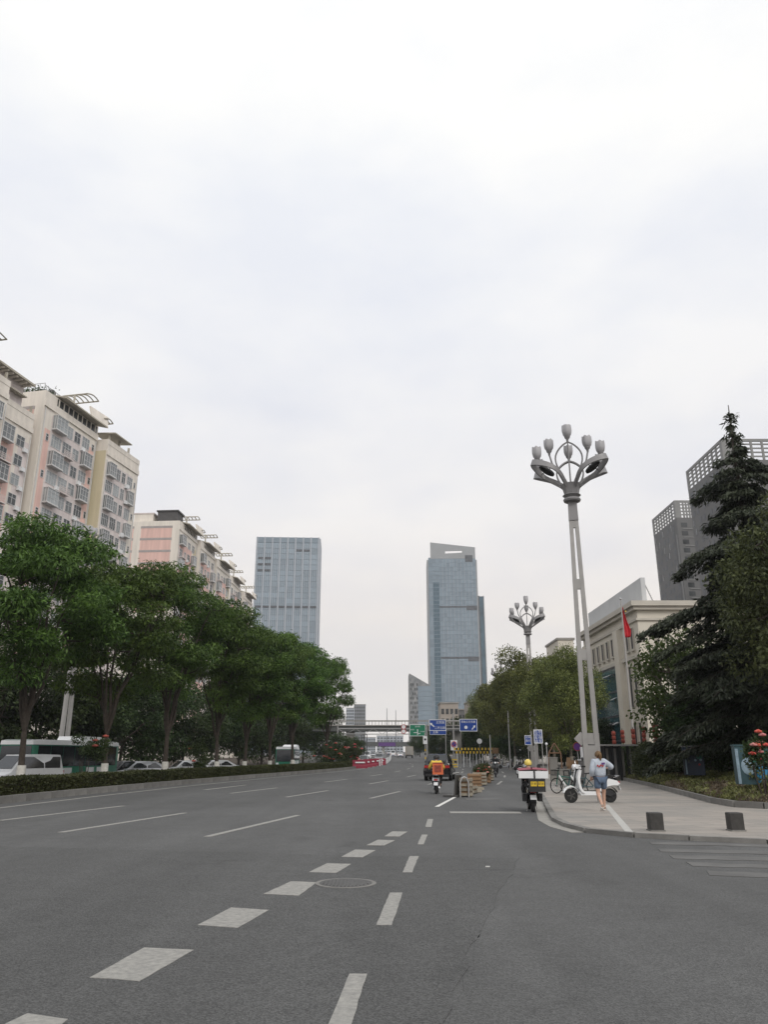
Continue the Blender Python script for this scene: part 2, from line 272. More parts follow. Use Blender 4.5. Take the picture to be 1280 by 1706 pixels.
M = dict(
    road=asphalt_mat('asphalt', (0.083,0.0832,0.0825)),
    patch=asphalt_mat('asphalt_dark', (0.072,0.0722,0.0715), 0.08, 0.65),
    patch2=asphalt_mat('asphalt_relaid', (0.083,0.0832,0.0825), 0.07, 0.5),
    sideroad=asphalt_mat('asphalt_side', (0.085,0.084,0.08)),
    paving=paving_mat('paving'),
    paint=mat('road_paint', (0.335,0.325,0.30), 0.7, 0.0, 16.0, col2=(0.20,0.196,0.186), bump=0.25, bscale=90, detail=9.0),
    paint_mid=mat('road_paint_pale', (0.46,0.455,0.43), 0.7, 0.0, 12.0, col2=(0.36,0.35,0.33), detail=8.0),
    timber=mat('timber_brown', (0.15,0.085,0.05), 0.85, 0.2, 5.0),
    paint_bright=mat('road_paint_fresh', (0.62,0.61,0.58), 0.6, 0.08, 9.0),
    paint_faint=mat('road_paint_worn', (0.088,0.087,0.085), 0.85, 0.0, 1.6, col2=(0.140,0.138,0.134), detail=8.0),
    kerb=mat('kerb_granite', (0.17,0.165,0.155), 0.8, 0.2, 3.0, bump=0.3, rand=0.15),
    kerb_light=mat('kerb_concrete', (0.25,0.24,0.22), 0.8, 0.15, 3.0, bump=0.3, rand=0.12),
    soil=mat('soil', (0.055,0.042,0.03), 0.95, 0.3, 3.0, bump=0.6),
    iron=mat('cast_iron', (0.085,0.083,0.08), 0.55, 0.2, 12.0, metal=0.5),
    bark=mat('bark', (0.05,0.04,0.032), 0.9, 0.35, 6.0, bump=0.7, bscale=30),
    bark2=mat('bark_pale', (0.11,0.095,0.075), 0.9, 0.3, 6.0, bump=0.6, bscale=30),
    white_wash=mat('whitewash', (0.55,0.54,0.50), 0.9, 0.15, 6.0),
    leaf_a=leaf_mat('leaf_feathery', (0.013,0.033,0.010), (0.135,0.215,0.042)),
    leaf_b=leaf_mat('leaf_camphor', (0.026,0.040,0.013), (0.225,0.24,0.068)),
    leaf_e=leaf_mat('leaf_dark_olive', (0.018,0.026,0.011), (0.115,0.128,0.048)),
    leaf_c=leaf_mat('leaf_cedar', (0.015,0.020,0.012), (0.064,0.072,0.044), 0.1),
    leaf_d=leaf_mat('leaf_dark', (0.012,0.024,0.009), (0.065,0.095,0.028)),
    leaf_h=leaf_mat('leaf_hedge', (0.026,0.036,0.013), (0.085,0.092,0.034)),
    leaf_s=leaf_mat('leaf_small_tree', (0.025,0.045,0.012), (0.10,0.14,0.035), 0.35),
    leaf_g=leaf_mat('ground_cover_leaf', (0.060,0.070,0.028), (0.21,0.21,0.075)),
    leaf_t=leaf_mat('ground_cover_twig', (0.07,0.052,0.036), (0.19,0.15,0.10)),
    petal=leaf_mat('rose_petal', (0.45,0.03,0.04), (0.70,0.14,0.15)),
    petal2=leaf_mat('rose_petal_pink', (0.60,0.18,0.18), (0.78,0.42,0.40)),
    steel=mat('galvanised_steel', (0.34,0.335,0.33), 0.45, 0.08, 2.0, metal=0.3),
    lampgrey=mat('lamp_grey_paint', (0.235,0.23,0.235), 0.45, 0.08, 1.5),
    lamppale=mat('lamp_pale_paint', (0.34,0.33,0.32), 0.5, 0.1, 1.2),
    frost=mat('frosted_glass', (0.40,0.395,0.41), 0.35, 0.06, 6.0),
    dark=mat('dark_plastic', (0.02,0.02,0.022), 0.5, 0.1),
    rubber=mat('rubber', (0.016,0.016,0.016), 0.85, 0.1),
    chrome=mat('chrome', (0.45,0.45,0.46), 0.25, 0.05, metal=0.9),
    white_paint=mat('white_car_paint', (0.70,0.71,0.72), 0.25, 0.03, coat=0.5),
    silver_paint=mat('silver_car_paint', (0.38,0.39,0.41), 0.3, 0.03, metal=0.3, coat=0.5),
    black_paint=mat('black_car_paint', (0.012,0.012,0.014), 0.2, 0.05, coat=0.7),
    green_paint=mat('bus_green', (0.015,0.16,0.095), 0.35, 0.06),
    red_paint=mat('red_plastic', (0.22,0.012,0.035), 0.5, 0.12),
    tail=mat('tail_lamp', (0.35,0.015,0.015), 0.25, 0.05),
    lens=mat('lamp_lens', (0.65,0.66,0.68), 0.12, 0.03),
    carglass=mat('car_glass', (0.018,0.022,0.026), 0.06, 0.05, spec=0.8),
    yellow=mat('yellow_paint', (0.62,0.42,0.03), 0.55, 0.1),
    orange=mat('orange_box', (0.58,0.13,0.05), 0.5, 0.08),
    blue_sign=mat('sign_blue', (0.010,0.050,0.26), 0.4, 0.06, 1.0),
    green_sign=mat('sign_green', (0.008,0.16,0.085), 0.4, 0.06, 1.0),
    purple=mat('sign_purple', (0.085,0.025,0.16), 0.5, 0.1),
    sign_white=mat('sign_white', (0.68,0.69,0.70), 0.5, 0.04, 1.0),
    sign_red=mat('sign_red', (0.45,0.02,0.02), 0.5, 0.05),
    concrete=mat('concrete', (0.27,0.26,0.24), 0.85, 0.16, 0.6, bump=0.25, bscale=8),
    concrete_dk=mat('concrete_dark', (0.085,0.09,0.087), 0.85, 0.2, 0.5),
    pallet=mat('pallet_wood', (0.25,0.225,0.18), 0.85, 0.25, 5.0, rand=0.25),
    card=mat('cardboard', (0.24,0.15,0.085), 0.85, 0.12, 3.0),
    cream=mat('render_cream', (0.70,0.65,0.585), 0.85, 0.12, 1.1, stretch=(1,1,0.09), detail=6),
    pink=mat('render_pink', (0.68,0.46,0.41), 0.85, 0.12, 1.1, stretch=(1,1,0.09), detail=6),
    lilac=mat('render_grey', (0.61,0.545,0.53), 0.85, 0.13, 1.1, stretch=(1,1,0.09), detail=6),
    ochre=mat('render_ochre', (0.58,0.515,0.36), 0.85, 0.10, 1.1, stretch=(1,1,0.09), detail=6),
    bandgrey=mat('band_grey', (0.36,0.33,0.32), 0.85, 0.08, 1.0),
    frame_w=mat('window_frame', (0.55,0.55,0.55), 0.5, 0.06, 1.0),
    pane=mat('window_pane', (0.21,0.225,0.23), 0.12, 0.2, 0.8, spec=0.6, rand=0.55),
    pane_dk=mat('window_pane_dark', (0.045,0.05,0.052), 0.12, 0.2, 0.8, spec=0.6, rand=0.5),
    roofdark=mat('roof_dark', (0.075,0.072,0.072), 0.7, 0.15, 0.6),
    rooftan=mat('roof_tan', (0.42,0.39,0.33), 0.8, 0.12, 0.6),
    skin=mat('skin', (0.50,0.31,0.23), 0.55, 0.05), hair=mat('hair_brown', (0.13,0.075,0.03), 0.5, 0.3, 20.0),
    denim=mat('denim_pale', (0.40,0.44,0.50), 0.9, 0.16, 7.0), denim2=mat('denim_blue', (0.085,0.12,0.18), 0.9, 0.16, 8.0),
    shoe=mat('shoe_white', (0.60,0.58,0.55), 0.7, 0.1), yellow_cloth=mat('yellow_jacket', (0.66,0.47,0.07), 0.8, 0.12, 6.0),
    black_cloth=mat('black_cloth', (0.018,0.018,0.02), 0.9, 0.2, 6.0), helmet_y=mat('helmet_yellow', (0.68,0.52,0.12), 0.3, 0.05),
    cream_b=mat('stone_beige', (0.58,0.54,0.465), 0.85, 0.06, 0.3), corn=mat('cornice_stone', (0.48,0.45,0.395), 0.85, 0.08, 0.5),
    glass_teal=mat('glass_teal', (0.04,0.105,0.125), 0.12, 0.25, 0.25, spec=0.6), screen=mat('screen_grey', (0.52,0.53,0.54), 0.7, 0.06, 0.4),
    flag=mat('flag_red', (0.50,0.02,0.03), 0.8, 0.15, 3.0), lantern=mat('lantern_red', (0.22,0.045,0.03), 0.7, 0.45, 9.0, rand=0.3),
    slate=mat('bollard_slate', (0.038,0.036,0.034), 0.6, 0.25, 10.0, bump=0.3),
    box_blue=mat('cabinet_navy', (0.018,0.030,0.055), 0.5, 0.2, 2.0), box_teal=mat('cabinet_teal', (0.030,0.068,0.08), 0.5, 0.3, 1.6),
    mural_white=mat('mural_white', (0.22,0.30,0.36), 0.6, 0.25, 5.0), mural_blue=mat('mural_blue', (0.03,0.19,0.36), 0.6, 0.2, 4.0), mural_green=mat('mural_green', (0.02,0.12,0.09), 0.6, 0.2, 4.0),
    tower_grey=mat('tower_cladding_grey', (0.135,0.134,0.134), 0.75, 0.08, 0.15), tower_grey2=mat('tower_louvre_grey', (0.23,0.23,0.226), 0.7, 0.08, 0.2), tower_dark=mat('tower_dark_stripe', (0.085,0.09,0.10), 0.5, 0.3, 0.5),
    glass_l=mat('tower_glass_pale', (0.25,0.315,0.37), 0.2, 0.10, 0.05, spec=0.5, rand=0.17), fin_l=mat('tower_fin_pale', (0.36,0.39,0.43), 0.5, 0.06, 0.1), fin_d=mat('tower_spandrel', (0.20,0.25,0.295), 0.4, 0.08, 0.1),  # tower glass and fin colours carry part of the distance haze
    glass_r=mat('tower_glass_blue', (0.205,0.26,0.31), 0.16, 0.16, 0.05, spec=0.5, rand=0.11), glass_rd=mat('tower_navy_glass_and_reflection', (0.07,0.125,0.165), 0.16, 0.35, 0.12, spec=0.5), tower_stone=mat('tower_crown_grey', (0.30,0.31,0.32), 0.6, 0.06, 0.1),
    mottled=mat('mottled_cladding', (0.10,0.11,0.12), 0.6, 0.0, 0.35, col2=(0.30,0.30,0.30), detail=8),
    far_b=mat('far_building', (0.20,0.21,0.22), 0.8, 0.1, 0.1), far_beige=mat('far_beige', (0.34,0.30,0.26), 0.85, 0.08, 0.2),
)

# ------------------------------------------------------------------ ground, road, pavements
def sheet(name, x0, x1, ys, dz, m, nx=1, xs=None):
    xs = xs or [x0+(x1-x0)*i/nx for i in range(nx+1)]
    vs = [(x, y, zr(y)+dz) for y in ys for x in xs]; n = len(xs)
    fs = [(j*n+i, j*n+i+1, (j+1)*n+i+1, (j+1)*n+i) for j in range(len(ys)-1) for i in range(n-1)]
    me = bpy.data.meshes.new(name); me.from_pydata(vs, [], fs); me.materials.append(m); me.shade_smooth()
    return link(name, me)
YS = [-60, 0, 40, 75]+list(range(85, 180, 10))+[220, 300, 400, 500, 600]
tag(sheet('ground', -4000, 4000, [-3000]+YS+[2000, 5000], -0.30, M['sideroad'], xs=[-4000, -400, -60, 0, 60, 400, 4000]), kind='structure')

# left edge of the carriageway and right edge of the cycle lane, in metres
EDGE_L = [(-16.5,-40),(-14.2,0),(-12.9,20),(-12.2,26.1),(-11.75,32.7),(-10.77,43),(-8.39,59.8),(-5.5,77),(-3.08,92.5),(-1.2,115),(0.2,145),(1.0,180),(1.6,230),(2.2,320),(2.6,600)]
KERB_R = [(7.26,15.73),(6.03,16.37),(5.14,16.95),(4.42,17.97),(4.27,19.28),(4.35,20.99),(4.93,24.47),(6.18,31.8),(9.1,50),(12.3,71),(16.2,100),(19.6,140),(22,190),(23.5,260),(24.5,600)]
def interp(pl, y):
    for (x0, y0), (x1, y1) in zip(pl, pl[1:]):
        if y0 <= y <= y1: return x0+(x1-x0)*(y-y0)/(y1-y0)
    return pl[-1][0] if y > pl[-1][1] else pl[0][0]
KB = 1.1     # kerb stands this far left of the edge line
def median_edge(y): return interp(EDGE_L, y)-KB

vs = []; fs = []
for y in YS:
    xl = median_edge(y)-1.0
    for k in range(9): vs.append((xl+(90-xl)*k/8, y, zr(y)))
for j in range(len(YS)-1):
    for i in range(8): fs.append((j*9+i, j*9+i+1, (j+1)*9+i+1, (j+1)*9+i))
me = bpy.data.meshes.new('road'); me.from_pydata(vs, [], fs); me.materials.append(M['road']); me.shade_smooth()
road = tag(link('road', me), kind='structure')

def ragged(poly, step=0.10, amp=0.007):
    q = []
    for (x0, y0), (x1, y1) in zip(poly, poly[1:]+poly[:1]):
        L = math.hypot(x1-x0, y1-y0); n = max(1, min(60, int(L/step)))
        for k in range(n):
            t = k/n; a = amp if k else amp*0.4; q.append((x0+(x1-x0)*t+RND.gauss(0, a), y0+(y1-y0)*t+RND.gauss(0, a)))
    return q
PVZ = 0.07
def flat(name, poly, z, m, parent=road):
    if name in ('guide_square','guide_dash','lane_dash','stop_line','zebra_stripe','painted_line','asphalt_patch') and max(abs(p[1]) for p in poly) < 48: poly = ragged(list(poly), *((0.25, 0.03) if name == 'zebra_stripe' else (0.16, 0.003) if name != 'asphalt_patch' else (0.35, 0.02)))
    n = len(poly)
    if sum(poly[i][0]*poly[(i+1)%n][1]-poly[(i+1)%n][0]*poly[i][1] for i in range(n)) < 0: poly = list(poly)[::-1]
    zb = PVZ if z > 0.05 else 0.0
    me = bpy.data.meshes.new(name); me.from_pydata([(x, y, zr(y)+z) for x, y in poly]+[(x, y, zr(y)+zb-0.002) for x, y in poly], [], [tuple(range(n))]+[(i, n+i, n+(i+1)%n, (i+1)%n) for i in range(n)]); me.materials.append(m)
    return link(name, me, parent)
# darker asphalt of the crossing and a relaid strip on the right
flat('asphalt_patch', [(-40,-12),(0.28,-12),(0.35,5.5),(0.95,8.3),(2.2,13.6),(0.0,13.85),(-7.07,15.3),(-30,20.2)], 0.004, M['patch'])
flat('asphalt_patch', [(0.42,-12),(50,-12),(50,-3.5),(12,5.7),(3.46,7.77),(0.98,8.3),(0.40,5.5)], 0.004, M['patch2'])

def quad_px(name, pts, z=0.008, m='paint'): return flat(name, [GP(*p) for p in pts], z, M[m])
# crossing guide squares
sqs = [((240,1580),(322,1584),(232,1636),(149,1630)),((385,1513),(448,1517),(396,1547),(329,1542)),((485,1469),(527,1471),(498,1493),(439,1490)),
       ((545,1439),(585,1440),(560,1455),(515,1453.5)),((592,1416),(626,1417),(604,1429),(569,1428)),((630,1399.5),(658,1400.5),(640,1409),(611,1408.5)),((654,1385.5),(679,1386),(666,1394),(641,1393.5)),
       ((45,1690),(112,1700),(0,1790),(-120,1770))]
for s in sqs: quad_px('guide_square', s)
for s in (((540,1706+20),(580,1706+20),(612,1624),(582,1624)),((627,1542),(653,1542),(671,1488),(650,1488)),((671,1454),(687,1454),(698,1427),(683,1427)),((696,1407),(706,1407),(713,1391),(703,1391)),((709,1378),(719,1378),(722,1365),(713,1365))):
    quad_px('guide_dash', s)
quad_px('edge_line', ((725,1344),(732,1344),(765,1326),(760,1326)), m='paint_bright')
def line(name, a, b, w, m='paint', z=0.008):
    a = Vector(a); b = Vector(b); d = (b-a).normalized(); n = Vector((-d.y, d.x))*w/2
    return flat(name, [tuple(a-n), tuple(b-n), tuple(b+n), tuple(a+n)], z, M[m])
for x, y in ((-9.85,21.18),(-7.02,17.97),(-3.64,17.07)):      # first dashes beyond the crossing
    line('lane_dash', (x, y), (x+6*0.2079, y+6*0.978), 0.15)
for x, y in ((-13.0,6.2),):
    pass
DIR = (0.2079, 0.978)
for x0, y0 in ((-9.85,21.18),(-7.02,17.97),(-3.64,17.07),(0.3,17.0)):
    for k in range(1, 9):
        s = 15.0*k; a = []
        for q in (s, s+6):
            hx = 0
            # follow the bend: heading eases from 11.5 degrees to about 0 by 150 m
            n = 20; x = x0; y = y0
            for i in range(n):
                t = (i+0.5)*q/n; hd = math.radians(12.0*max(0.0, 1-max(0, t-22)/95.0))
                x += math.sin(hd)*q/n; y += math.cos(hd)*q/n
            a.append((x, y))
        if x0 > 0 and k < 2: continue
        line('lane_dash', a[0], a[1], 0.15)
for (p, q) in ((((337,1316),(345,1316)),((407,1308),(411,1308))),):
    quad_px('lane_dash', (p[0], p[1], q[1], q[0]))
# continuous left edge line, in pieces that follow the bend
for (x0, y0), (x1, y1) in zip(EDGE_L[3:], EDGE_L[4:-2]):
    line('edge_line', (x0, y0), (x1, y1), 0.16)
line('edge_line', EDGE_L[2], EDGE_L[3], 0.16)
line('stop_line', GP(750,1353.5), GP(868,1354), 0.62, 'paint')
line('stop_line', GP(775,1331.5), GP(832,1331.5), 0.9, 'paint_faint')
line('edge_line', (5.26,44.7), (8.6,66), 0.15); line('edge_line', (3.9,38), (4.6,41.2), 0.15)
for a, b in (((1085,1405),(1330,1410.5)),((1100,1417),(1330,1422.5)),((1120,1428),(1360,1433)),((1150,1440),(1380,1447)),((1180,1455),(1400,1463))):
    line('zebra_stripe', GP(*a), GP(*b), 0.45, 'paint_faint')
quad_px('road_scrap', ((810,1443.3),(817,1443.6),(816.5,1445.2),(809,1445)), m='paint_mid')
# manhole cover
mh = empty('manhole_cover', (-0.5, 11.03, 0.0), 0, 'round cast iron manhole cover set in the asphalt beside the guide squares', 'manhole cover')
MB().lathe([(0.40,-0.02),(0.40,0.010)], 40).build('frame_ring', M['kerb'], mh)
b = MB(); b.lathe([(0.345,-0.02),(0.345,0.013)], 40).build('lid', M['iron'], mh)
b = MB()
for k in range(-6, 7):
    h = math.sqrt(max(0, 0.31**2-(k*0.048)**2)); b.box((k*0.048, 0, 0.015), (0.016, 2*h, 0.008))
b.build('lid_ribs', M['iron'], mh)

# --- raised right pavement with kerb stones
PVZ = 0.07
vs = []; fs = []
front = [(60,-6),(30,5.2),(18,10.6),(12,13.4)]+KERB_R
top = [(x, y, zr(y)+PVZ) for x, y in front]
rows = []
for x, y in KERB_R[6:]:
    rows.append([(x+(110-x)*t, y, zr(y)+PVZ) for t in (0, 0.06, 0.2, 0.5, 1)])
pv = MB()
corner = [(x, y, PVZ) for x, y in front[:11]]+[(110, 24.47, PVZ), (110, -6, PVZ)]
pv.add(corner, [tuple(range(len(corner)))])
for a, c in zip(rows, rows[1:]):
    for i in range(4): pv.add([a[i], a[i+1], c[i+1], c[i]], [(0,1,2,3)])
pavement = tag(pv.build('pavement', M['paving']), kind='structure')
def kerb_run(pl, w, h, z0, parent, seg=1.0, name='kerb_stone', m='kerb', flip=1, until=1e9):
    """row of kerb stones along a polyline, each its own object"""
    i = 0
    for (x0, y0), (x1, y1) in zip(pl, pl[1:]):
        L = math.hypot(x1-x0, y1-y0); n = max(1, round(L/seg))
        for k in range(n):
            t0 = k/n; t1 = (k+1)/n
            a = Vector((x0+(x1-x0)*t0, y0+(y1-y0)*t0)); c = Vector((x0+(x1-x0)*t1, y0+(y1-y0)*t1))
            d = (c-a); l = d.length; mid = (a+c)/2; key = (round(l, 1), w, h, m)
            if key not in KIDS:
                KIDS[key] = MB().box((0,0,h/2), (round(l, 1)-0.012, w, h), top=0.985).mesh(name, M[m])
            o = link(name, KIDS[key], parent, (mid.x, mid.y, z0+zr(mid.y)+RND.uniform(-0.004, 0.004)), math.atan2(d.y, d.x)); o.scale.x = l/round(l, 1)
kerb_run(front[2:], 0.16, PVZ+0.022, 0.0, pavement, 1.0)
line('painted_line', GP(1011,1341,PVZ), GP(1049,1386,PVZ), 0.16, 'paint_mid', PVZ+0.004).parent = pavement
# inspection covers in the paving

# gutter strip by the kerb
vs = []
flat('gutter_strip', [(4.05,17.9),(3.88,19.3),(3.97,21.2),(4.55,24.6),(5.8,31.9),(6.15,31.8),(4.90,24.5),(4.32,21),(4.24,19.3),(4.39,18)], 0.009, M['kerb_light'])

# --- planted median on the left
MED_W = lambda y: 8.6 if y < 60 else 8.6-(y-60)*0.04 if y < 130 else 5.8
md = MB(); prev = None
ym = [-30,-10,0,8,14,20,26,32.7,43,52,59.8,68,77,85,92.5,104,115,122]
for y in ym:
    x1 = median_edge(y)-0.18; x0 = x1-MED_W(y); r = [(x0,y,zr(y)-0.29),(x0,y,zr(y)+0.16),(x1,y,zr(y)+0.2),(x1,y,zr(y)-0.05)]
    if prev:
        for i in range(3): md.add([prev[i], prev[i+1], r[i+1], r[i]], [(0,1,2,3)])
    else: md.add(r, [(0,1,2,3)])
    prev = r
md.add(prev, [(0,1,2,3)])
median = tag(md.build('median_bed', M['soil']), kind='structure')
kerb_run([(median_edge(y)-0.09, y) for y in (8,14,20,26,32.7,43,52,59.8,68,77,85,92.5,104,115,122)], 0.18, 0.27, -0.02, median, 1.0, m='kerb')
# pavement and verge on the far side of the side road
sd = MB(); prev = None
for y in (-10, 20, 40, 60, 80, 100, 130, 170, 220, 300):
    x1 = median_edge(min(y, 122))-MED_W(y)-9.0-(0.05*max(0, y-122)); r = [(x1,y,zr(y)-0.3),(x1,y,zr(y)-0.17),(x1-70,y,zr(y)-0.17)]
    if prev:
        for i in range(2): sd.add([prev[i], prev[i+1], r[i+1], r[i]], [(0,1,2,3)])
    prev = r
tag(sd.build('side_pavement', M['soil']), kind='structure')
# raised lawn area behind the right pavement is the planting bed
BED = [(19.5,72),(17.2,62),(15.6,54),(13.35,40),(11.0,27.4),(10.85,25.3),(11.4,24.6),(16,22.6),(26,18.4)]
BACK = [(23,72),(21.5,62),(20.5,54),(19.3,44.5),(18.2,41),(18.6,39),(21,35.5),(25,32),(34,27)]
bz = lambda t: 0.20+0.52*t**1.2
bd = MB(); nb = 6
for i in range(len(BED)-1):
    for k in range(nb):
        q = []
        for (j, t) in ((i, k/nb), (i+1, k/nb), (i+1, (k+1)/nb), (i, (k+1)/nb)):
            a = BED[j]; c = BACK[j]; q.append((a[0]+(c[0]-a[0])*t, a[1]+(c[1]-a[1])*t, bz(t)))
        bd.add(q, [(0,1,2,3)])
    a, c = BACK[i], BACK[i+1]
    bd.add([(a[0],a[1],bz(1)),(c[0],c[1],bz(1)),(c[0]+30,c[1]+12,0.75),(a[0]+30,a[1]+12,0.75)], [(0,1,2,3)])
bed = tag(bd.build('planting_bed', M['soil']), kind='structure')
kerb_run(BED, 0.14, 0.21, PVZ-0.03, bed, 1.0, m='kerb')

# ------------------------------------------------------------------ foliage machinery
def leaf_mesh(name, C, A, B, m, bend=0.0):
    """one rhombic leaf per row: centre C, half-length A, half-width B (all n x 3)"""
    n = len(C); V = np.empty((n, 4, 3), np.float32)
    V[:,0] = C-A; V[:,1] = C+B*1.0-A*0.1; V[:,2] = C+A; V[:,3] = C-B*1.0-A*0.1
    if bend: V[:,2,2] -= bend; V[:,0,2] -= bend*0.5
    me = bpy.data.meshes.new(name); me.vertices.add(4*n); me.vertices.foreach_set('co', V.ravel())
    me.loops.add(4*n); me.loops.foreach_set('vertex_index', np.arange(4*n, dtype=np.int32))
    me.polygons.add(n); me.polygons.foreach_set('loop_start', np.arange(0, 4*n, 4, dtype=np.int32)); me.polygons.foreach_set('loop_total', np.full(n, 4, np.int32))
    me.materials.append(m); me.update(calc_edges=True); return me
def unit(a): return a/np.maximum(np.linalg.norm(a, axis=1, keepdims=True), 1e-6)
def leaves(name, C, out_dir, L, W, m, droop=0.5, jit=0.8, bend=0.0, rng=NPR):
    n = len(C); d = unit(out_dir+rng.normal(0, jit, (n,3))); d[:,2] -= droop*rng.random(n); d = unit(d)
    r = unit(rng.normal(0, 1, (n,3))+np.array([0,0,1.5])); b = unit(np.cross(d, r))
    l = (L*rng.uniform(0.65, 1.25, n))[:,None]/2; w = (W*rng.uniform(0.7, 1.3, n))[:,None]/2
    return leaf_mesh(name, C, d*l, b*w, m, bend)
def clump_cloud(cent, rad, per, flat_=0.6, shell=0.55, rng=NPR):
    """points in the outer part of flattened clumps; returns points and outward directions"""
    P = []; D = []
    for c, r in zip(cent, rad):
        k = max(8, int(per*r*r)); d = unit(rng.normal(0, 1, (k,3))); q = (shell+(1-shell)*rng.random((k,1))**0.6)*r*(1+0.18*rng.normal(0,1,(k,1)))
        o = d*q*np.array([1,1,flat_]); P.append(o+c); D.append(d)
    return np.vstack(P), np.vstack(D)

def make_tree(name, seed, H, trunk_h, rx, n_limb, n_clump, leafm, barkm, L, W, per=170, clump=(0.9,1.5), flat_=0.55, droop=0.6, trunk_r=0.2, white=None, low=None, lean=0.0, bulge=0.5, jit=0.8, top_bias=0.0):
    """returns meshes (trunk, crown, whitewash); crown from clumps hung on curved limbs"""
    rg = random.Random(seed); npr = np.random.default_rng(seed)
    z0 = low if low is not None else trunk_h*0.95; cz = z0+(H-z0)*bulge; rz_up = H-cz; rz_dn = cz-z0
    limbs = []; tb = MB()
    tp = [(0,0,-0.1),(0.03*lean,0.02,trunk_h*0.4),(0.10*lean,0.05,trunk_h)]
    tb.path(tp, [trunk_r*1.35, trunk_r, trunk_r*0.85], 10)
    base = Vector(tp[-1])
    for i in range(n_limb):
        a = 2*math.pi*(i+rg.uniform(-0.25,0.25))/n_limb; rr = rx*rg.uniform(0.45,0.78); zt = cz+rz_up*rg.uniform(-0.1,0.6)
        if i == 0: rr *= 0.25; zt = H-1.2
        e_ = Vector((math.cos(a)*rr, math.sin(a)*rr, zt)); c1 = base+Vector((math.cos(a)*rr*0.25, math.sin(a)*rr*0.25, (zt-base.z)*0.45))
        pts = []
        for k in range(7):
            t = k/6; p = base*(1-t)**2+c1*2*t*(1-t)+e_*t*t
            if 0 < k < 6: p += Vector((rg.uniform(-0.15,0.15), rg.uniform(-0.15,0.15), 0))
            pts.append(p)
        tb.path(pts, [trunk_r*0.62*(1-0.85*k/6)+0.015 for k in range(7)], 7); limbs += pts[2:]
    cent = []; rad = []
    for i in range(n_clump):
        for _ in range(30):
            d = Vector((rg.gauss(0,1), rg.gauss(0,1), rg.gauss(0,1)+top_bias)).normalized(); q = rg.uniform(0.35,1.0)**0.55
            p = Vector((d.x*rx*q, d.y*rx*q, cz+d.z*q*(rz_up if d.z > 0 else rz_dn)))
            if p.z > z0-0.2: break
        r = rg.uniform(*clump); cent.append(np.array(p)); rad.append(r)
        near = min(limbs, key=lambda l: (l-p).length_squared+(2.0 if l.z > p.z else 0))
        mid = (near+p)/2+Vector((0,0,-0.15*(near-p).length+0.1))
        tb.path([near, mid, p], [0.045+0.02*rg.random(), 0.035, 0.012], 5, caps=False)
    P, D = clump_cloud(cent, rad, per, flat_, 0.6, npr)
    crown = leaves(name+'_crown', P, D, L, W, leafm, droop, jit, 0.03, npr)
    trunk = tb.mesh(name+'_trunk', barkm, 60)
    ww = None
    if white:
        r0 = trunk_r*1.33
        ww = MB().lathe([(r0+0.02,0.0),(trunk_r*1.2+0.02,white)], 12).mesh('whitewash', M['white_wash'], 60)
    return dict(trunk=trunk, crown=crown, white=ww)
def plant(kind, name, loc, rz, sc, label, cat='tree', group=None, sxy=None):
    o = empty(name, loc, rz, label, cat, group); o.scale = (sxy or sc, sxy or sc, sc)
    link('trunk', kind['trunk'], o); link('crown', kind['crown'], o)
    if kind.get('white'): link('whitewash', kind['white'], o)
    return o

KA = [make_tree('feathery%d'%i, 20+i, 14.6, 2.7, 4.25, 7, 52, M['leaf_a'], M['bark'], 0.32, 0.095, 380, (0.8,1.6), 0.48, 0.7, 0.165, white=1.0, lean=(-1,1,0.5)[i], low=4.3, top_bias=0.25) for i in range(3)]
KB_ = [make_tree('camphor%d'%i, 40+i, 13.0, 2.8, 4.6, 5, 44, M['leaf_b'], M['bark2'], 0.25, 0.13, 420, (0.85,1.75), 0.72, 0.4, 0.17, white=1.1, low=2.3, bulge=0.52, jit=0.9) for i in range(2)]
KD = [make_tree('understorey%d'%i, 60+i, 9.5, 2.2, 4.2, 5, 46, M['leaf_d'], M['bark'], 0.36, 0.17, 150, (1.0,1.7), 0.75, 0.5, 0.15, low=0.5, bulge=0.5) for i in range(2)]

# ---- roadside row on the median
GA = 'feathery street trees in the median row'
ROW = [(38,40,862,'feathery tree with dark forked trunk in front of the bus'),
       (176,47.6,915,'second feathery tree of the median row, just right of the bus end'),
       (276,55.4,948,'tall feathery tree between the second tree and the white saloon cars'),
       (362,64.3,1004,'feathery tree standing behind the hedge right of the rightmost white saloon'),
       (408,70.5,1032,'fifth feathery tree of the median row, below the fourth apartment block'),
       (450,77.5,1052,'feathery tree below the pale glass tower, sixth of the median row'),
       (488,85.0,1062,'feathery tree with a forked trunk beside the white minibus'),
       (545,98.0,1083,'last dark loose tree of the median row, nearest the footbridge')]
for i, (px, D, top, lab) in enumerate(ROW):
    x = ATD(px, D); u = (853-top)/1280; h = EYE+(u*CP+SP)/(CP-u*SP)*D-zr(D)
    s = (h-0.2)/14.6
    plant(KA[i % 3], 'street_tree', (x, D, zr(D)+0.18), (0.4, 2.2, 4.0, 1.1, 5.2, 3.0, 0.2, 2.7)[i], s, lab, 'tree', GA, s*(0.80 if i == 7 else 1.0))
# one more of the row, outside on the left, whose boughs reach into the frame
plant(KA[1], 'street_tree', (-20.3, 29.5, 0.18), 1.4, 0.74, 'feathery tree whose boughs enter at the left edge of the picture', 'tree', GA)
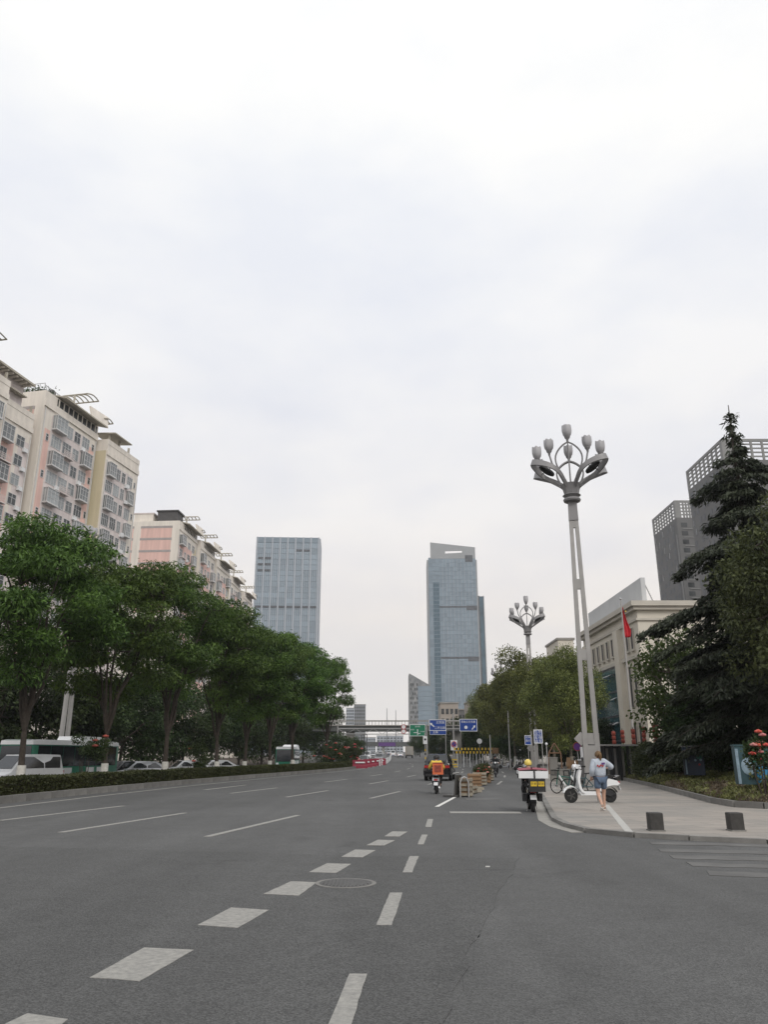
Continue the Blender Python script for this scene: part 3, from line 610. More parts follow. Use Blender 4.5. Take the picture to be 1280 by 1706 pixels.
# ---- dark row behind the side road
back = [(-20,52),(60,58),(130,64),(200,70),(255,78),(305,86),(352,94),(398,102),(436,112),(470,122),(505,134),(540,150)]
where = ['behind the bus at the left edge','behind the bus, right of the nearest forked trunk','beside the lone lamp mast','over the silver saloon','behind the white saloons','between the third and fourth median trees','behind the fourth median tree','behind the fifth median tree','behind the sixth median tree','left of the white minibus','behind the white minibus','left of the footbridge pillar']
for i, (px, D) in enumerate(back):
    D = D*1.22+6; plant(KD[i % 2], 'understorey_tree', (ATD(px, D), D, zr(D)-0.17), i*1.7, 1.0+0.12*math.sin(i*2.1)+D*0.0018, 'dark leafy tree across the side road, '+where[i], 'tree', 'dark trees across the side road', 1.25)
# ---- right-hand row
rr = [(930,72,1085,'nearest dense olive green tree right of the cycle lane, behind the tall lamp'),(905,84,1085,'broad olive tree behind the small blue signs'),(872,101,1082,'dense olive tree under the second lamp head'),(846,122,1112,'olive tree hiding most of the third lamp'),(828,145,1128,'yellowish green tree second from the far end of the right row'),(812,175,1150,'dark tree behind the right blue road sign'),(797,215,1172,'farthest dark tree of the right row, left of the blue sign edge')]
for i, (px, D, top, lab) in enumerate(rr):
    x = ATD(px, D); u = (853-top)/1280; h = EYE+(u*CP+SP)/(CP-u*SP)*D-zr(D)
    plant(KB_[i % 2], 'camphor_tree', (x+1.2, D, zr(D)+0.07), i*2.3, h/13.0, lab, 'tree', 'olive trees right of the cycle lane', h/13.0*0.92)
for i, (px, D, s, lab) in enumerate(((968,120,1.1,'tree rising behind the nearest olive tree'),(905,150,1.15,'tree peeping between the second lamp and the olive trees'))):
    plant(KB_[i % 2], 'background_tree', (ATD(px, D), D, zr(D)+0.07), i*1.3, s, lab, 'tree', 'trees behind the right row')
for i, (px, D, lab) in enumerate(((850,140,'behind the slim pale post'),(872,134,'behind the smaller blue sign'),(893,128,'behind the two-column blue sign'),(915,120,'behind the timber arch'),(940,114,'behind the carton and cart'),(965,108,'left of the lamp pedestal, far back'),(988,100,'behind the tall lamp pedestal'))):
    plant(KD[i % 2], 'verge_tree', (ATD(px, D), D, zr(D)+0.05), i*1.4, 0.62, 'low dark tree '+lab, 'tree', 'low dark trees behind the right row', 0.85)
# far masses at both road sides
for i, (px, D, s, lab) in enumerate(((716,210,0.75,'far dark tree below the green road sign'),(738,190,0.8,'far dark tree left of the blue sign mast'),(765,180,0.9,'far dark tree right of the white no entry panel'),(785,165,0.85,'dark tree above the striped barrier'),(700,260,0.8,'farthest dark tree beside the distant lorry'),(565,128,0.5,'round dark shrub tree left of the footbridge pillar'),(590,132,0.42,'green bush at the foot of the footbridge pillar'),(806,150,0.8,'dark tree behind the right end of the striped barrier'),(835,170,0.9,'dark tree far behind the dark motorcyclist'))):
    plant(KD[i % 2], 'roadside_tree', (ATD(px, D), D, zr(D)), i*2.0, s, lab, 'tree', 'far dark trees along the road')

# ---- big cedar at the right edge
def make_cedar(seed, H):
    rg = random.Random(seed); npr = np.random.default_rng(seed); tb = MB()
    tb.path([(0,0,-0.2),(0.05,0,H*0.4),(-0.1,0.05,H*0.75),(0.0,0,H)], [0.34,0.25,0.12,0.02], 10)
    P = []; D = []; z = 1.4
    while z < H-0.3:
        t = z/H
        R = (6.6*(1-t)**0.8+0.25)*rg.uniform(0.45,1.28)
        if t > 0.68: R *= 0.84
        if t > 0.84: R = rg.uniform(0.3,1.1)*(1.12-t)*2.2
        for k in range(rg.choice((3,4,5)) if t < 0.84 else 3):
            a = rg.uniform(0, 2*math.pi); dx, dy = math.cos(a), math.sin(a); r = R*rg.uniform(0.75,1.1); pts = []
            for i in range(7):
                s = i/6; pts.append(Vector((dx*r*s, dy*r*s, z+r*(0.22*s-0.42*s*s)*(1.0 if t < 0.84 else -0.5))))
            tb.path(pts, [0.07*(1-t)+0.012-(0.055*(1-t)+0.004)*i/6 for i in range(7)], 5, caps=False)
            n = int(54*r*r**0.35)+(14 if t < 0.8 else 5)
            for _ in range(n):
                s = rg.uniform(0.12,1.0)**0.75; f = s*6; i = min(5, int(f)); p = pts[i].lerp(pts[i+1], f-i)
                side = rg.gauss(0, 0.16+0.30*r*0.28*math.sin(math.pi*min(1,s*0.9)))
                q = p+Vector((-dy*side, dx*side, -abs(rg.gauss(0,0.14))-0.14*abs(side)))
                for w in range(2):
                    P.append((q.x+rg.gauss(0,0.07), q.y+rg.gauss(0,0.07), q.z+rg.gauss(0,0.05))); D.append((dx-dy*side*2, dy+dx*side*2, -0.5))
        z += rg.uniform(0.16,0.42)
    P = np.array(P); D = np.array(D)
    return dict(trunk=tb.mesh('cedar_trunk', M['bark'], 60), crown=leaves('cedar_crown', P, D, 0.36, 0.085, M['leaf_c'], 0.5, 0.55, 0.02, npr))
plant(make_cedar(5, 19.2), 'cedar_tree', (18.9, 38.4, 0.7), 0.6, 1.0, 'tall dark cedar with drooping boughs rising above the grey tower', 'tree')
KS = make_tree('small_tree', 81, 8.6, 2.2, 3.0, 5, 44, M['leaf_s'], M['bark2'], 0.34, 0.17, 95, (0.7,1.2), 0.7, 0.5, 0.09, low=1.4, bulge=0.55)
plant(KS, 'small_tree', (18.0, 47.5, 0.7), 0.3, 0.98, 'airy light green tree in front of the beige building', 'tree')
plant(KS, 'small_tree', (19.9, 52.5, 0.7), 2.0, 0.9, 'airy tree between the light green tree and the cedar', 'tree')
KO = make_tree('olive_broadleaf', 83, 12.6, 2.4, 4.0, 5, 62, M['leaf_e'], M['bark'], 0.24, 0.12, 330, (0.8,1.35), 0.85, 0.3, 0.16, low=2.4, bulge=0.5)
plant(KO, 'broadleaf_tree', (17.8, 31.5, 0.7), 1.0, 0.90, 'broad olive leaved tree at the right edge in front of the cedar', 'tree')
for i, (x, y, s, lab) in enumerate(((18.2,44,0.5,'dark shrub tree under the cedar, behind the navy cabinet'),(21.5,40,0.62,'dark shrub tree behind the mural cabinet'),(25,36,0.6,'dark shrub tree filling the right edge under the broad tree'),(20.0,47,0.65,'dark shrub tree between the cedar and the airy tree'),(23.5,44,0.8,'dark tree behind the cedar trunk'))):
    plant(KD[i % 2], 'shrub_tree', (x, y, 0.6), i*1.9, s, lab, 'tree', 'dark shrub trees under the cedar', s*1.15)

# ---- hedges: leaf shells around clipped boxes
def hedge_mesh(name, path_, half_w, h, L, W, m, dens, jag=0.05):
    P = []; D = []
    for (a, c) in zip(path_, path_[1:]):
        a = np.array(a); c = np.array(c); l = np.linalg.norm(c-a); n = int(l*dens); t = NPR.random(n)[:,None]; base = a+(c-a)*t
        d = (c-a)/l; nrm = np.array([-d[1], d[0], 0]); f = NPR.random(n); s = NPR.random(n)
        side = np.where(f < 0.36, -1, np.where(f < 0.5, 1, NPR.uniform(-1,1,n))); zz = np.where(f < 0.5, s*h, h*(1-0.10*NPR.random(n)))
        wob = 1+jag*np.sin(base[:,1]*2.3)+NPR.normal(0,jag,n)
        p = base+nrm*(side*half_w*wob)[:,None]; p[:,2] += zz*(1+0.05*np.sin(base[:,1]*1.1+1)+NPR.normal(0,0.03,n))
        P.append(p); D.append(nrm*side[:,None]*np.where(f<0.5,1,0.2)[:,None]+np.array([0,0,1])*np.where(f<0.5,0.3,1)[:,None])
    return leaves(name, np.vstack(P), np.vstack(D), L, W, m, 0.2, 0.7, 0)
hp = [(median_edge(y)-0.95, y, zr(y)+0.18) for y in (14,20,26,32.7,38,43,50,59.8,68,77,85,92.5,104,114)]
h_ = empty('median_hedge', hp[0], 0, 'long low clipped hedge along the kerb left of the carriageway', 'hedge')
link('foliage', hedge_mesh('hedge_foliage', [tuple(np.array(p)-np.array(hp[0])) for p in hp], 0.5, 0.62, 0.11, 0.065, M['leaf_h'], 1100), h_)
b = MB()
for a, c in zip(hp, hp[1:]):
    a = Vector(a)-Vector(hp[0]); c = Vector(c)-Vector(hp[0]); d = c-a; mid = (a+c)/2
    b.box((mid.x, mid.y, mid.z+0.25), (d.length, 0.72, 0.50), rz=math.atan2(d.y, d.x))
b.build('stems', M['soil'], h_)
hb = [(17.0,63,0.4),(17.8,54,0.65),(18.3,45,0.7),(18.8,41,0.72),(21,37,0.72),(25,33.5,0.72),(33,29,0.72)]
h2 = empty('bed_hedge', hb[0], 0, 'dark shaggy hedge at the back of the planting bed behind the cabinets', 'hedge')
link('foliage', hedge_mesh('bed_hedge_foliage', [tuple(np.array(p)-np.array(hb[0])) for p in hb], 0.8, 1.55, 0.2, 0.11, M['leaf_d'], 900, 0.12), h2)
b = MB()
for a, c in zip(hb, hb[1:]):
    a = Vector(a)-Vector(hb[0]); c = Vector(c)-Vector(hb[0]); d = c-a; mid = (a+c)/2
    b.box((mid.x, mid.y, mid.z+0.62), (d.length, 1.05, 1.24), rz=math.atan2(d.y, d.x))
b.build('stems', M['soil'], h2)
# ---- ground cover on the bed
def cover(name, n, L, W, m, zone, hgt):
    P = []
    w = [math.hypot(BED[i+1][0]-BED[i][0], BED[i+1][1]-BED[i][1])+3 for i in range(len(BED)-1)]
    for _ in range(n):
        i = RND.choices(range(len(BED)-1), w)[0]; s = RND.random(); t = RND.uniform(0.02, 1.0)
        if not zone(i+s, t): continue
        a = (BED[i][0]+(BED[i+1][0]-BED[i][0])*s, BED[i][1]+(BED[i+1][1]-BED[i][1])*s); c = (BACK[i][0]+(BACK[i+1][0]-BACK[i][0])*s, BACK[i][1]+(BACK[i+1][1]-BACK[i][1])*s)
        x = a[0]+(c[0]-a[0])*t; y = a[1]+(c[1]-a[1])*t
        hh = hgt*(0.55+0.45*math.sin(x*2.1+1.3*math.sin(y*1.7))*math.cos(y*1.4))
        P.append((x, y, bz(t)+0.02+RND.random()*max(0.05, hh)))
    P = np.array(P); return leaves(name, P, np.tile([0,0,0.8],(len(P),1)), L, W, m, 0.1, 0.7)
zn = lambda s, t: (math.sin(s*7+t*9)+math.sin(s*3.1-t*5))
o = tag(link('ground_cover', cover('cover_green', 80000, 0.15, 0.07, M['leaf_g'], lambda s, t: zn(s,t)+RND.gauss(0,0.5) > -0.2, 0.30)), 'yellowish green low ground cover on the planting bed', 'ground cover', kind='stuff')
o = tag(link('ground_cover', cover('cover_brown', 60000, 0.13, 0.045, M['leaf_t'], lambda s, t: zn(s,t)+RND.gauss(0,0.5) <= 0.35, 0.22)), 'brownish twiggy ground cover between the green patches', 'ground cover', kind='stuff')
# weeds and rose bushes of the median
P = []
for _ in range(26000):
    y = RND.uniform(16, 118); x1 = median_edge(y)-1.6; x = x1-RND.random()*(MED_W(y)-2.0); P.append((x, y, zr(y)+0.16+RND.random()*(0.18+0.16*math.sin(x*1.3+y*0.7))))
P = np.array(P); tag(link('ground_cover', leaves('median_cover', P, np.tile([0,0,0.8],(len(P),1)), 0.20, 0.09, M['leaf_d'], 0.1, 0.7)), 'dark ground cover under the median trees', 'ground cover', kind='stuff')

def rose(name, loc, w, h, stem, nfl, m_leaf, m_pet, label, seed, head=0.13):
    rg = random.Random(seed); o = empty(name, loc, 0, label, 'bush'); s = MB(); cent = []; rad = []
    for k in range(5):
        x, y = rg.uniform(-w,w)*0.5, rg.uniform(-w,w)*0.4; MB().path([(x*0.6,y*0.6,-0.05),(x,y,stem*0.6),(x*1.3,y*1.3,stem+0.3)], [0.03,0.024,0.015], 6).build('stem', M['bark'], o)
    for k in range(10): cent.append(np.array((rg.uniform(-w,w)*0.75, rg.uniform(-w,w)*0.6, stem+rg.random()*(h-stem)))); rad.append(rg.uniform(0.28,0.45)*max(w,0.8))
    P, D = clump_cloud(cent, rad, 1500, 0.8, 0.4)
    link('foliage', leaves('rose_foliage', P, D, 0.13, 0.07, m_leaf, 0.3, 0.8), o)
    for k in range(nfl):
        c = cent[k % len(cent)]; p = (c[0]+rg.uniform(-0.3,0.3)*w, c[1]-0.25*w-rg.random()*0.1, c[2]+rg.uniform(0.1,0.4)*w)
        f = MB()
        f.sphere(p, head*0.62, 8, 5, (1,1,0.8))
        for q in range(7):
            a = q*0.9; f.sphere((p[0]+math.cos(a)*head*0.55, p[1]+math.sin(a)*head*0.55, p[2]-0.01), head*0.5, 6, 4, (1,1,0.7))
        f.build('flower', m_pet if k % 3 or m_pet == M['lantern'] else M['petal2'], o, 60)
    return o
rose('rose_bush', (-15.0, 41.0, 0.18), 1.0, 2.2, 0.9, 3, M['leaf_d'], M['lantern'], 'dark rose bush with dull red flower heads in front of the bus', 3, 0.16)
rose('rose_bush', (-12.3, 53.0, 0.18), 1.0, 1.9, 0.6, 2, M['leaf_d'], M['lantern'], 'dark reddish bush on thin stems in front of the white saloons', 4)
rose('rose_bush', (-6.5, 95, 0.3), 1.7, 2.2, 0.5, 12, M['leaf_d'], M['lantern'], 'red flowering bush at the far end of the median hedge', 5, 0.2)
rose('rose_bush', (-4.7, 107, 0.3), 1.9, 2.4, 0.4, 12, M['leaf_h'], M['petal'], 'pinkish flowering bush beside the red plastic barrier', 6, 0.2)
rose('rose_bush', (12.3, 26.3, 0.45), 0.52, 1.75, 0.7, 14, M['leaf_d'], M['petal'], 'rose bush with large pink and red blooms beside the mural cabinet', 7, 0.125)
rose('garden_bush', (15.6, 46.5, 0.55), 1.4, 1.5, 0.2, 0, M['leaf_h'], M['petal'], 'clipped green bush between the lantern poles and the navy cabinet', 8)
rose('garden_bush', (13.9, 29.2, 0.45), 0.9, 0.7, 0.1, 0, M['leaf_g'], M['petal'], 'bright green low bush left of the mural cabinet', 9)

# ------------------------------------------------------------------ buildings
def win_mesh(w, h, nm, rail=True):
    key = ('win', w, h, nm)
    if key not in KIDS:
        f = MB(); t = 0.07
        f.bx(-w/2,w/2,-0.10,0,0,t); f.bx(-w/2,w/2,-0.10,0,h-t,h); f.bx(-w/2,-w/2+t,-0.10,0,t,h-t); f.bx(w/2-t,w/2,-0.10,0,t,h-t)
        for k in range(1, nm): x = -w/2+w*k/nm; f.bx(x-0.03,x+0.03,-0.09,0,t,h-t)
        if rail: f.bx(-w/2+t,w/2-t,-0.085,0,h*0.62,h*0.62+0.05)
        KIDS[key] = (f.mesh('window', M['frame_w']), MB().bx(-w/2+t,w/2-t,-0.05,-0.01,t,h-t).mesh('pane', M['pane']), MB().bx(-w/2+t,w/2-t,-0.05,-0.01,t,h-t).mesh('pane', M['pane_dk']))
    return KIDS[key]
def window(parent, x, y, z, w, h, nm=2, rz=0.0, dk=0.3):
    f, p, d = win_mesh(w, h, nm); o = link('window', f, parent, (x, y, z), rz); link('pane', d if RND.random() < dk else p, o); return o
def bay_mesh(w, h, dp):
    key = ('bay', w, h, dp)
    if key not in KIDS:
        f = MB(); t = 0.08
        f.bx(-w/2-0.1,w/2+0.1,-dp-0.1,0.0,-0.22,0); f.bx(-w/2-0.05,w/2+0.05,-dp-0.05,0,h,h+0.12)
        for k in range(4): x = -w/2+w*k/3; f.bx(x-0.04,x+0.04,-dp,-dp+0.08,0,h)
        for s in (-1,1):
            f.bx(s*w/2-0.04,s*w/2+0.04,-dp/2-0.04,-dp/2+0.04,0,h)
        f.bx(-w/2,w/2,-dp-0.005,-dp+0.06,h*0.36,h*0.36+0.06); f.bx(-w/2,w/2,-dp-0.005,-dp+0.06,h*0.78,h*0.78+0.05)
        p = MB().bx(-w/2+0.02,w/2-0.02,-dp+0.03,0,0.02,h-0.02)
        KIDS[key] = (f.mesh('bay_window', M['frame_w']), p.mesh('pane', M['pane']))
    return KIDS[key]
def bay(parent, x, y, z, w=2.7, h=2.2, dp=0.85):
    f, p = bay_mesh(w, h, dp); o = link('bay_window', f, parent, (x, y, z)); link('pane', p, o); return o
def rail_mesh(w, dp):
    key = ('rail', w, dp)
    if key not in KIDS:
        f = MB().bx(-w/2,w/2,-dp,0,-0.16,0)
        for z in (0.3,0.6,0.9): f.bx(-w/2,w/2,-dp,-dp+0.05,z,z+0.05)
        for k in range(9): x = -w/2+w*k/8; f.bx(x-0.025,x+0.025,-dp,-dp+0.05,0,0.95)
        KIDS[key] = f.mesh('balcony', M['lilac'])
    return KIDS[key]
AC = MB().bx(-0.42,0.42,-0.42,-0.05,0,0.6).mesh('air_conditioner', M['sign_white'])
def canopy(b, x0, x1, y0, y1, z, tilt, th=0.22, n=9):
    """slatted slanting roof canopy between x0..x1"""
    b.add([(x0,y0,z),(x1,y0,z),(x1,y1,z+tilt),(x0,y1,z+tilt),(x0,y0,z+th),(x1,y0,z+th),(x1,y1,z+tilt+th),(x0,y1,z+tilt+th)], [(0,3,2,1),(4,5,6,7),(0,1,5,4),(1,2,6,5),(2,3,7,6),(3,0,4,7)])
def pergola(par, x0, x1, y0, y1, z, m, name='roof_pergola'):
    """curved open pergola arms above the roof"""
    b = MB(); n = 6
    for k in range(n):
        y = y0+(y1-y0)*k/(n-1); pts = []
        for i in range(7):
            t = i/6; pts.append((x0+(x1-x0)*t, y, z+0.5*math.sin(math.pi*t*0.9)))
        b.path(pts, 0.13, 4)
    b.path([(x1,y0,z+0.2),(x1,y1,z+0.2)], 0.14, 4); b.path([(x0,y0,z),(x0,y1,z)], 0.14, 4)
    b.path([(x0,(y0+y1)/2,z-3.2),(x0,(y0+y1)/2,z)], 0.2, 4)
    return b.build(name, m, par)

FLOOR = 3.0
def apartment(name, org, head, label, units, depth, seed, fl0=6):
    """units: (x0, width, projection towards the street, height, style)"""
    rg = random.Random(seed); root = empty(name, org, math.pi/2-math.radians(head), label, 'building', 'pink and cream apartment blocks on the left')
    for (x0, w, pj, h, st) in units:
        wallm = M['lilac'] if st == 'a' else M['cream']
        MB().bx(x0, x0+w-0.02, -pj, depth, 0, h).build('wall', M['cream'], root)
        yf = -pj
        # colour panels, pilasters, floor bands: proud of the wall
        if st == 'a':
            MB().bx(x0+2.3, x0+w-2.2, yf-0.03, yf, 6, h-3.4).build('facade_panel', M['lilac'], root)
            MB().bx(x0+w-2.1, x0+w-0.6, yf-0.035, yf, 6, h-4.4).build('facade_panel', M['pink'], root)
            MB().bx(x0+0.9, x0+2.2, yf-0.035, yf, 6, h-6).build('facade_panel', M['pink'], root)
            MB().bx(x0, x0+w, yf-0.22, yf, h-2.6, h-1.5).build('cornice', M['cream'], root)
        elif st == 'b':
            MB().bx(x0+0.3, x0+w-1.9, yf-0.03, yf, 6, h-3.0).build('facade_panel', M['lilac'], root)
            MB().bx(x0-0.05, x0, yf+0.15, 0.4, 6, h-1.2).build('side_panel', M['ochre'], root)
            MB().bx(x0, x0+w, yf-0.18, yf, h-2.0, h-1.2).build('cornice', M['cream'], root)
        else:
            MB().bx(x0+1.0, x0+w-3.5, yf-0.03, yf, 6, h-5).build('facade_panel', M['pink'], root)
            MB().bx(x0+w-2.6, x0+w-0.4, yf-0.03, yf, 6, h-4).build('facade_panel', M['ochre'] if st == 'c' else M['lilac'], root)
            MB().bx(x0, x0+w, yf-0.2, yf, h-2.2, h-1.4).build('cornice', M['cream'], root)
        nf = int((h-3)/FLOOR)
        for f in range(fl0, nf):
            z = h-3.0-(nf-f)*FLOOR+0.2
            alt = (f+seed) % 2
            if st == 'a':
                window(root, x0+1.6, yf, z+0.9, 0.7, 1.2, 1, dk=0.8) if alt else None
                if alt: window(root, x0+3.9, yf, z+0.5, 2.6, 2.0, 4)
                else: bay(root, x0+3.9, yf, z+0.35)
                window(root, x0+6.7, yf, z+0.45, 2.3, 2.05, 3); window(root, x0+9.1, yf, z+0.5, 1.7, 1.9, 2, dk=0.5)
                if alt: bay(root, x0+11.7, yf, z+0.35, 2.2)
                else:
                    window(root, x0+11.5, yf, z+0.55, 2.1, 1.9, 3)
                    link('air_conditioner', AC, root, (x0+10.7, yf, z-0.25))
                window(root, x0+13.6, yf, z+0.9, 0.7, 1.2, 1, dk=0.8)
                if alt: link('balcony', rail_mesh(2.6, 0.7), root, (x0+6.7, yf, z))
            elif st == 'b':
                k_ = w/14.2; r1 = lambda v: round(v*k_, 2)
                if alt: bay(root, x0+r1(2.0), yf, z+0.35, r1(2.6), 2.2, 0.7)
                else: window(root, x0+r1(2.0), yf, z+0.4, r1(2.9), 2.1, 4)
                window(root, x0+r1(5.2), yf, z+0.45, r1(2.5), 2.1, 3); window(root, x0+r1(7.8), yf, z+0.5, r1(1.6), 2.0, 2, dk=0.5)
                if alt: window(root, x0+r1(10.6), yf, z+0.45, r1(2.4), 2.0, 3)
                else: bay(root, x0+r1(10.8), yf, z+0.35, r1(2.0), 2.2, 0.7)
                window(root, x0+w-1.0, yf, z+0.9, 0.6, 1.1, 1, dk=0.8)
                if rg.random() < 0.4: link('air_conditioner', AC, root, (x0+w*0.64, yf, z-0.1))
            elif w < 10:
                if alt: bay(root, x0+2.0, yf, z+0.3, 2.4)
                else:
                    link('balcony', rail_mesh(2.6, 1.1), root, (x0+2.0, yf, z)); window(root, x0+2.0, yf, z+0.1, 2.2, 2.2, 3, dk=0.9)
                window(root, x0+5.6, yf, z+0.6, 1.8, 1.7, 2, dk=0.5)
            else:
                if alt: bay(root, x0+2.2, yf, z+0.3, 2.5)
                else:
                    link('balcony', rail_mesh(2.6, 1.1), root, (x0+2.2, yf, z)); window(root, x0+2.2, yf, z+0.1, 2.2, 2.2, 3, dk=0.9)
                window(root, x0+5.4, yf, z+0.7, 1.4, 1.5, 2, dk=0.5); window(root, x0+8.0, yf, z+0.6, 2.0, 1.7, 3)
                if not alt: bay(root, x0+11.2, yf, z+0.3, 2.3)
                else: window(root, x0+11.2, yf, z+0.5, 2.0, 1.9, 3, dk=0.6)
            if rg.random() < 0.5: link('air_conditioner', AC, root, (x0+(5.3 if st == 'a' else w*0.66 if st == 'b' else 6.6), yf-0.04, z+0.05))
        for px_ in (x0+0.35, x0+w-0.3): MB().tube((px_, yf-0.10, 3), (px_, yf-0.10, h-2.8), 0.07, n=6).build('drain_pipe', M['frame_w'], root)
        # top: recessed dark strip under a tan slanting canopy
        if st in 'acd':
            MB().bx(x0+3.0, x0+w-0.4, yf-0.03, yf, h-1.35, h-0.15).build('attic_strip', M['pane_dk'], root)
            for k in range(9):
                x = x0+3.4+(w-4.4)*k/8; MB().bx(x-0.09, x+0.09, yf-0.12, yf-0.03, h-1.4, h-0.1).build('attic_post', M['cream'], root)
            c = MB(); canopy(c, x0+3.0, x0+w+0.6, yf-1.5, yf+4.5, h-0.1, 1.6); c.build('roof_canopy', M['rooftan'], root)
            c = MB(); c.add([(x0+w-4.2,yf-1.4,h+0.2),(x0+w+0.7,yf-1.4,h+0.2),(x0+w+1.3,yf-0.9,h+2.3),(x0+w-4.2,yf-0.9,h+2.0),(x0+w-4.2,yf-1.1,h+0.2),(x0+w+0.7,yf-1.1,h+0.2),(x0+w+1.3,yf-0.6,h+2.3),(x0+w-4.2,yf-0.6,h+2.0)], [(0,1,2,3),(4,7,6,5),(0,4,5,1),(1,5,6,2),(2,6,7,3),(3,7,4,0)])
            c.build('roof_screen', M['cream'], root)
            pergola(root, x0+w-6.0, x0+w-2.6, yf-1.2, yf+3.4, h+3.4, M['rooftan']); pergola(root, x0+w-0.3, x0+w+2.4, yf-1.2, yf+2.0, h+1.4, M['rooftan'])
        else:
            MB().bx(x0, x0+w, yf-0.05, depth*0.6, h, h+0.9).build('parapet', M['cream'], root)
            c = MB(); canopy(c, x0+0.6, x0+w*0.58, yf-0.9, yf+3.4, h+2.1, 0.35, 0.18)
            for k in range(3): c.bx(x0+1.0+k*3.2, x0+1.3+k*3.2, yf+0.4, yf+0.7, h+0.9, h+2.2)
            c.build('roof_canopy', M['rooftan'], root)
    return root
def gable(root, x, y0, y1, h, cols, m='pink', nb=7):
    """camera-facing end wall: bands, panels and a few windows"""
    for (a, c) in cols:
        for f in range(nb):
            z1 = h-2.4-f*FLOOR; MB().bx(x-0.04, x, a, c, z1-2.45, z1).build('gable_panel', M[m], root)
            MB().bx(x-0.07, x, a-0.1, c+0.1, z1, z1+0.55).build('floor_band', M['bandgrey'], root)
    return root

b1 = apartment('apartment_block', (-52.7-0.208*17.5, 108.5-0.978*17.5, -0.3), 12, 'lowest pink and cream apartment block cut off by the left picture edge', [(0,8.0,1.4,51.8,'b'),(8.2,7.9,-0.3,50.4,'e')], 12, 1)
c = MB(); canopy(c, -3.0, 13.5, -1.2, 3.2, 54.6, 0.9, 0.3); c.build('roof_canopy', M['rooftan'], b1)
for k in range(16): MB().bx(-2.4+k*1.0, -2.2+k*1.0, -1.0, 3.0, 54.35, 54.6).build('canopy_slat', M['cream'], b1)
MB().bx(2.4,13.0,0.4,6,50.4,54.6).build('roof_room', M['lilac'], b1)
pergola(b1, -3.0, 4.5, -2.6, 1.5, 57.2, M['rooftan'])
b2 = apartment('apartment_block', (-52.7, 108.5, -0.3), 12, 'tall pink and grey apartment block with an ochre stair wing, largest on the left', [(0,14.6,0,56.2,'a'),(15.2,10.7,1.8,53.2,'b')], 13, 2)
gable(b2, 0, 1.6, 6.2, 55.5, [(1.7,6.0)])
gable(b2, 0, 7.0, 11.2, 55.5, [(7.4,11.0)])
# roof terrace greenery, railing, tank
b = MB()
for k in range(12): b.tube((0.3+k*0.4, 0.6, 56.2), (0.3+k*0.4, 0.6, 57.3), 0.04, n=5)
b.tube((0.2,0.6,57.3), (4.9,0.6,57.3), 0.05, n=5)
for k in range(10): b.tube((0.3, 0.6+k*0.9, 56.2), (0.3, 0.6+k*0.9, 57.6), 0.04, n=5)
b.tube((0.3,0.6,57.6), (0.3,9,57.6), 0.05, n=5); b.build('roof_railing', M['steel'], b2)
MB().lathe([(0.55,0),(0.6,0.2),(0.6,1.5),(0.3,1.8)], 12, (3.4,1.6,56.2)).build('water_tank', M['roofdark'], b2)
P = NPR.normal(0,1,(500,3))*np.array([0.5,1.8,0.35])+np.array([1.5,4.0,57.0]); link('roof_plants', leaves('roof_plants', P, np.tile([0,0,0.6],(500,1)), 0.4, 0.2, M['leaf_d']), b2)
b3 = apartment('apartment_block', (-49.4, 177.8, 0.1), 4, 'middle pink banded apartment block with roof pavilion left of the pale glass tower', [(0,14,0,55.6,'c'),(14.3,13.2,0.9,54.6,'d'),(27.8,13.5,1.5,53.0,'c')], 26, 3)
gable(b3, 0, 1.6, 9.5, 56.2, [(1.8,9.4)]); gable(b3, 0, 11.2, 13.8, 56.2, [(11.3,13.8)]); gable(b3, 0, 15.6, 22, 56.2, [(15.7,22)])
for f in range(7): window(b3, -0.06, 12.5, 56.2-4.6-f*3, 1.3, 1.3, 2, -math.pi/2, 0.9)
b = MB().bx(1.2,6.0,1.0,6.5,58.4,58.75); b.bx(1.4,5.8,1.3,6.2,55.6,58.4); b.build('roof_pavilion', M['roofdark'], b3)
MB().bx(1.2,5.5,7.2,12.0,55.6,57.8).build('roof_room', M['cream'], b3); MB().bx(1.1,5.6,7.0,12.2,57.8,58.1).build('roof_slab', M['lilac'], b3)
b4 = apartment('apartment_block', (-48.5, 238, 0.6), 2, 'farthest cream apartment block touching the pale glass tower', [(0,14,0,55.2,'d'),(14.3,14,1.2,53.0,'c')], 14, 4)
gable(b4, 0, 1.6, 9.5, 55.4, [(1.8,9.4)])

# ---- pale glass tower
def plain_tower_panes(root, w, h, nx, nz, m, y=-0.06, x0=0, z0=0, nm='glass_panel', sk=0.0):
    pw = w/nx; ph = h/nz; key = ('tp', round(pw,2), round(ph,2), m)
    if key not in KIDS: KIDS[key] = MB().bx(0.06,pw-0.06,-0.02,0.05,0.05,ph-0.05).mesh(nm, M[m])
    for i in range(nx):
        for j in range(nz): link(nm, KIDS[key], root, (x0+i*pw, y, z0+j*ph))
D = 535.0; xl = ATD(424.0, D, 990); xr = ATD(528.5, D, 990); W = xr-xl; H = 149.5
t1 = empty('glass_tower', (xl, D, 2.5), math.radians(3), 'pale blue gridded glass tower behind the left trees', 'tower')
MB().bx(0,W,0,30,0,H).build('core', M['fin_d'], t1)
plain_tower_panes(t1, W, H-4, 8, 36, 'glass_l', z0=0)
for k in range(9):
    x = W*k/8; MB().bx(x-0.55,x+0.55,-0.7,0,0,H).build('fin', M['fin_l'], t1)
for k in range(32):
    if k % 4: x = W*k/32; MB().bx(x-0.13,x+0.13,-0.34,-0.09,0,H-5).build('mullion', M['fin_l'], t1)
for k in range(36): MB().bx(0.4,W-0.4,-0.26,-0.09,k*(H-4)/36-0.22,k*(H-4)/36+0.22).build('spandrel', M['fin_d'], t1)
